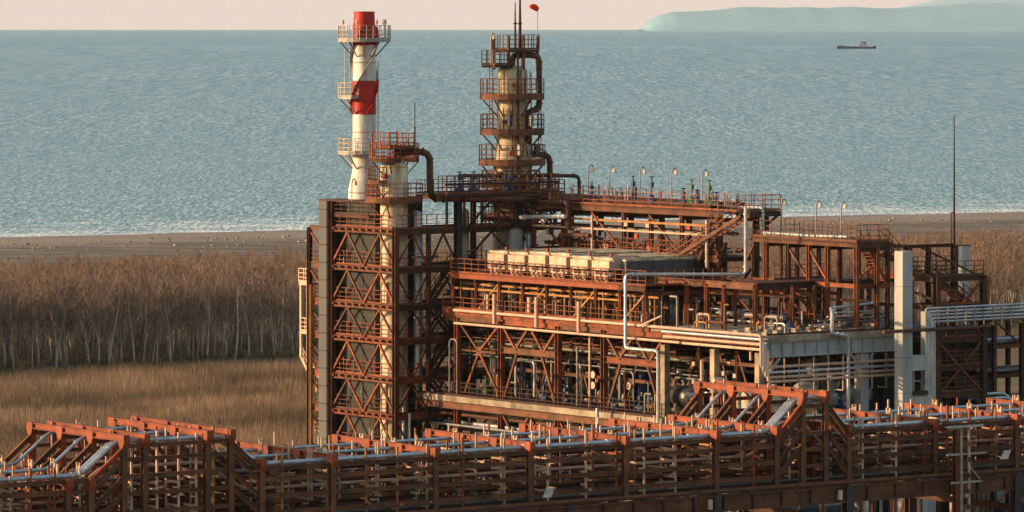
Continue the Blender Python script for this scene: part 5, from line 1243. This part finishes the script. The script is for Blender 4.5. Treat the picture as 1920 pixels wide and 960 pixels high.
# ladder like steel posts of the lamp gantry in front of the rack at right
ga=RK.ux(1803,-2.2); gb=RK.ux(1817,-2.2)
t=thing('signal_gantry','tall narrow galvanised twin post stand in front of the rack at right','post stand',RK,(ga,-2.2,0))
ztg=RK.zy(806,ga,-2.2)
for a in (ga,gb): part('post',MB().tube([(a,-2.2,0),(a,-2.2,ztg)],.085,8),'galv' if a==ga else 'pipep',t)
for py,ext in ((804,1.0),(856,1.2),(909,.9)):
    z=RK.zy(py,ga,-2.2); part('crossbar',MB().bar((ga-ext,-2.2,z),(gb+ext*1.2,-2.2,z),.1,.12),'galv',t)
part('tray',MB().box(ga-1.1,gb+.9,-2.5,-1.9,ztg,ztg+.08),'galv',t)
for k in range(5): part('clamp',MB().box(gb-.14,gb+.14,-2.32,-2.08,ztg-1.2-k*1.0,ztg-.9-k*1.0),'rust',t)
brace_part(t,[((gb+.05,-2.2,RK.zy(880,ga,-2.2)),(gb+.9,-2.2,RK.zy(905,ga,-2.2)))],.06,'galv')
o=solo('rack_column',MB().ib((RK.ux(1793,-.8),-.8,0),(RK.ux(1793,-.8),-.8,RK.zy(812,ga,-.8)),.35,.35,.05),'rust','rusted column standing just left of the galvanised twin posts','column',RK,(RK.ux(1793,-.8),-.8,0))
# small floodlights / plates seen on rails
for k,px in enumerate((1028,1885)):
    a=RK.ux(px,-.4); z=ZC-2.9 if k==0 else ZC-2.5; solo('hanging_plate',MB().prof((a,-.45,z),(a,-.40,z),[(-.45,-.25),(.2,-.25),(.45,.3),(-.15,.3)]),'silver','small grey slanted plate on the front of the near rack, '+('centre','far right')[k],'plate',RK,(a,-.45,z))
# lower frames and posts below the rack on the right
t=thing('steel_structure','low rusted frame of posts and beams on the ground below the near rack','steel frame',PL,(-14,-12,0))
for k in range(14):
    u=-16+k*3.3; v=-10+1.5*(k%2); col_part(t,u,v,0,5.6,.3,'rust'); 
    if k<13: beam_part(t,(u,v,5.4),(u+3.3,-10+1.5*((k+1)%2),5.4),.2,.3,'rustd')
    if k%3==0 and k<13: brace_part(t,[((u,v,1.0),(u+3.3,-10+1.5*((k+1)%2),5.2))],.14,'rust')
# tangle of process lines between rack and plant at left and centre
for k in range(22):
    u=-34+k*2.3; v=-14+ (k%4)*2.6; h=3+2.8*((k*7)%5)/5; mm=('pipe','silverd','pipe','silver')[k%4]
    solo('pipe_loop',MB().tube([(u,v,0),(u,v,h),(u+1.8,v,h),(u+1.8,v+2,h),(u+1.8,v+2,0)],(.14,.1,.18)[k%3],8,fr=.4),mm,cn[mm]+' pipe loop on the ground between the rack and the plant','pipe',PL,(u,v,0),cn[mm]+' pipe loops between rack and plant',True)
t=thing('steel_structure','low dark service frame of tiers between the near rack and the left tower','steel frame',PL,(-30,10,0))
for k in range(8):
    for v in (8,14): col_part(t,-30+k*4.2,v,0,6.5,.3,'rustd')
    for z in (3.5,6.3): beam_part(t,(-30+k*4.2,8,z),(-30+k*4.2,14,z),.2,.3,'rustd')
for v in (8,14):
    for z in (3.5,6.3): beam_part(t,(-30,v,z),(-.6,v,z),.2,.3,'rustd')
# ================================================================ SMALL FITTINGS
q=random.Random(17)
for k in range(44):                                   # fittings on the upper pipe frame
    v=16.5+q.random()*22; u=q.choice((9.3,9.8,10.6,11.5,12.4)); h=q.uniform(.5,1.5)
    part('riser',MB().tube([(u,v,ZU+.3),(u,v,ZU+.3+h)],q.choice((.035,.05,.08)),6),q.choice(('pipe','post','rust2','rusty_y','galv')),UPF)
for k in range(26):
    v=16.5+q.random()*22; u=9.15; z=q.choice((19.5,20.4,21.4)); part('junction_box',MB().box(u-.12,u+.05,v-.2,v+.2,z,z+.45),q.choice(('pipep','galv','blue','rust2','redv')),UPF)
for k in range(30):
    v=16.5+q.random()*22; u=9.0+q.uniform(-.1,.2); z=q.uniform(15,19); part('hanger',MB().bar((u,v,z),(u,v,min(22.3,z+q.uniform(1.5,4))),.07),q.choice(('rust2','pipe','rusty_y')),UPF)
for k in range(40):                                   # risers and boxes in the link frame
    u=q.uniform(2.6,12.8); v=q.uniform(40.3,42.4); z=q.choice((6.5,9.3,12.4,15.1,18.0,21.0,23.6)); h=q.uniform(.8,2.2)
    part('riser',MB().tube([(u,v,z),(u,v,z+h),(u+q.uniform(-.8,.8),v,z+h)],q.choice((.04,.06,.09)),6),q.choice(('pipe','post','rust','rusty_y','silverd')),LKF)
for k in range(24):
    u=q.uniform(2.6,12.5); z=q.choice((7.2,10.4,13.4,16.2,19.0,22.0)); part('pipe_run',MB().tube([(u,42.3,z+q.uniform(-.5,.6)),(u+q.uniform(1.5,4),42.3,z+q.uniform(-.5,.6))],q.choice((.06,.1,.14)),6),q.choice(('pipe','rust','silverd')),LKF)
for k in range(30):                                   # inside the left tower
    v=q.uniform(40.8,48.6); z=q.choice(LV[:-1])+.25; u=q.uniform(-3.4,-3.1); part('riser',MB().tube([(u,v,z),(u,v,z+q.uniform(.8,2.3))],q.choice((.03,.05,.07)),6),q.choice(('pipe','post','rust2','galv')),TWR)
for k in range(12):
    u=q.uniform(-2,2); z=q.choice(LV[:-1])+q.uniform(.5,2); part('pipe_run',MB().tube([(u,40.9,z),(min(2.2,u+2.5),40.9,z)],q.choice((.06,.1)),6),q.choice(('pipe','rust','silverd')),TWR)
for k in range(16):                                   # cables, pipes and boxes on the tall column
    a=R(q.uniform(-170,-20)); r_=1.42; z0_=tz(q.choice((300,245,183))); c_,s_=math.cos(a),math.sin(a)
    part('small_pipe',MB().tube([(TC[0]+r_*c_,TC[1]+r_*s_,z0_),(TC[0]+r_*c_,TC[1]+r_*s_,z0_+q.uniform(1,2.6))],q.choice((.03,.05)),6),q.choice(('pipe','rust2','post')),TCO)
for k in range(10):
    a=R(q.uniform(-170,-20)); z0_=tz(q.choice((300,245,178)))+.2; c_,s_=math.cos(a),math.sin(a)
    part('junction_box',MB().box(TC[0]+2.1*c_-.15,TC[0]+2.1*c_+.15,TC[1]+2.1*s_-.15,TC[1]+2.1*s_+.15,z0_,z0_+.9),q.choice(('blue','rust2','galv','green')),TCO)
for k in range(60):                                   # fittings along both open decks
    v=q.uniform(2,37.5); lo=k%2; z=(ZE+.15) if lo else (ZF if v>10.6 else ZF-.5); u=q.uniform(.6,2.6); h=q.uniform(.5,2.4)
    part('riser',MB().tube([(u,v,z),(u,v,z+h),(u,v+q.uniform(-.9,.9),z+h)],q.choice((.04,.06,.09)),6,fr=.15),q.choice(('pipe','rust','rust2','silverd','rusty_y')),MNF)
for k in range(36):
    v=q.uniform(2,37.5); lo=k%2; z=q.uniform(ZF+.8,ZF+4.5); u=q.uniform(.8,4); part('junction_box',MB().box(u-.1,u+.1,v-.15,v+.15,z,z+.3),q.choice(('pipep','insul','black','rust2','blue','silver')),MNF)
# small valve clusters on the concrete slab under the walkway frame
for k in range(16):
    u=4.5+.62*k; v=1.2+q.uniform(0,4.5); valve_thing(u,v,ZE+.25,('blue','grey','rusty brown')[k%3]+' small valve on the concrete slab under the walkway frame',('blue','silverd','pipe')[k%3],q.uniform(.7,1.2),('blue','grey','rusty brown')[k%3]+' small valves on the concrete slab')
# denser inner framing between the slim posts and the walkway frame
t=thing('steel_structure','inner rusted posts and braces standing on the concrete deck behind the slim posts','steel frame',PL,(6,8,ZE))
for i,u in enumerate((5.6,8.2,10.9)):
    for k in range(5):
        v=3.2+k*3.3+.5*i; col_part(t,u,v,ZE+.25,ZG+(2.6 if i==2 else .0),.2,'rust')
        if k<4: beam_part(t,(u,v,ZG-.7),(u,v+3.3,ZG-.7),.14,.22,'rust'); 
        if (k+i)%2: brace_part(t,[((u,v,ZE+.4),(u,v+3.3,ZG-.8))] if k<4 else [],.11,'rust')
rail_part(t,[(8.0,3.5,ZE+.25),(8.0,16,ZE+.25)],'rust',sp=1.1)
for k in range(22):
    u=q.uniform(4.4,11.5); v=q.uniform(2.5,17); part('riser',MB().tube([(u,v,ZE+.3),(u,v,ZE+.3+q.uniform(.8,2.6))],q.choice((.04,.06,.08)),6),q.choice(('pipe','pipep','rusty_y','silverd','rust')),t)
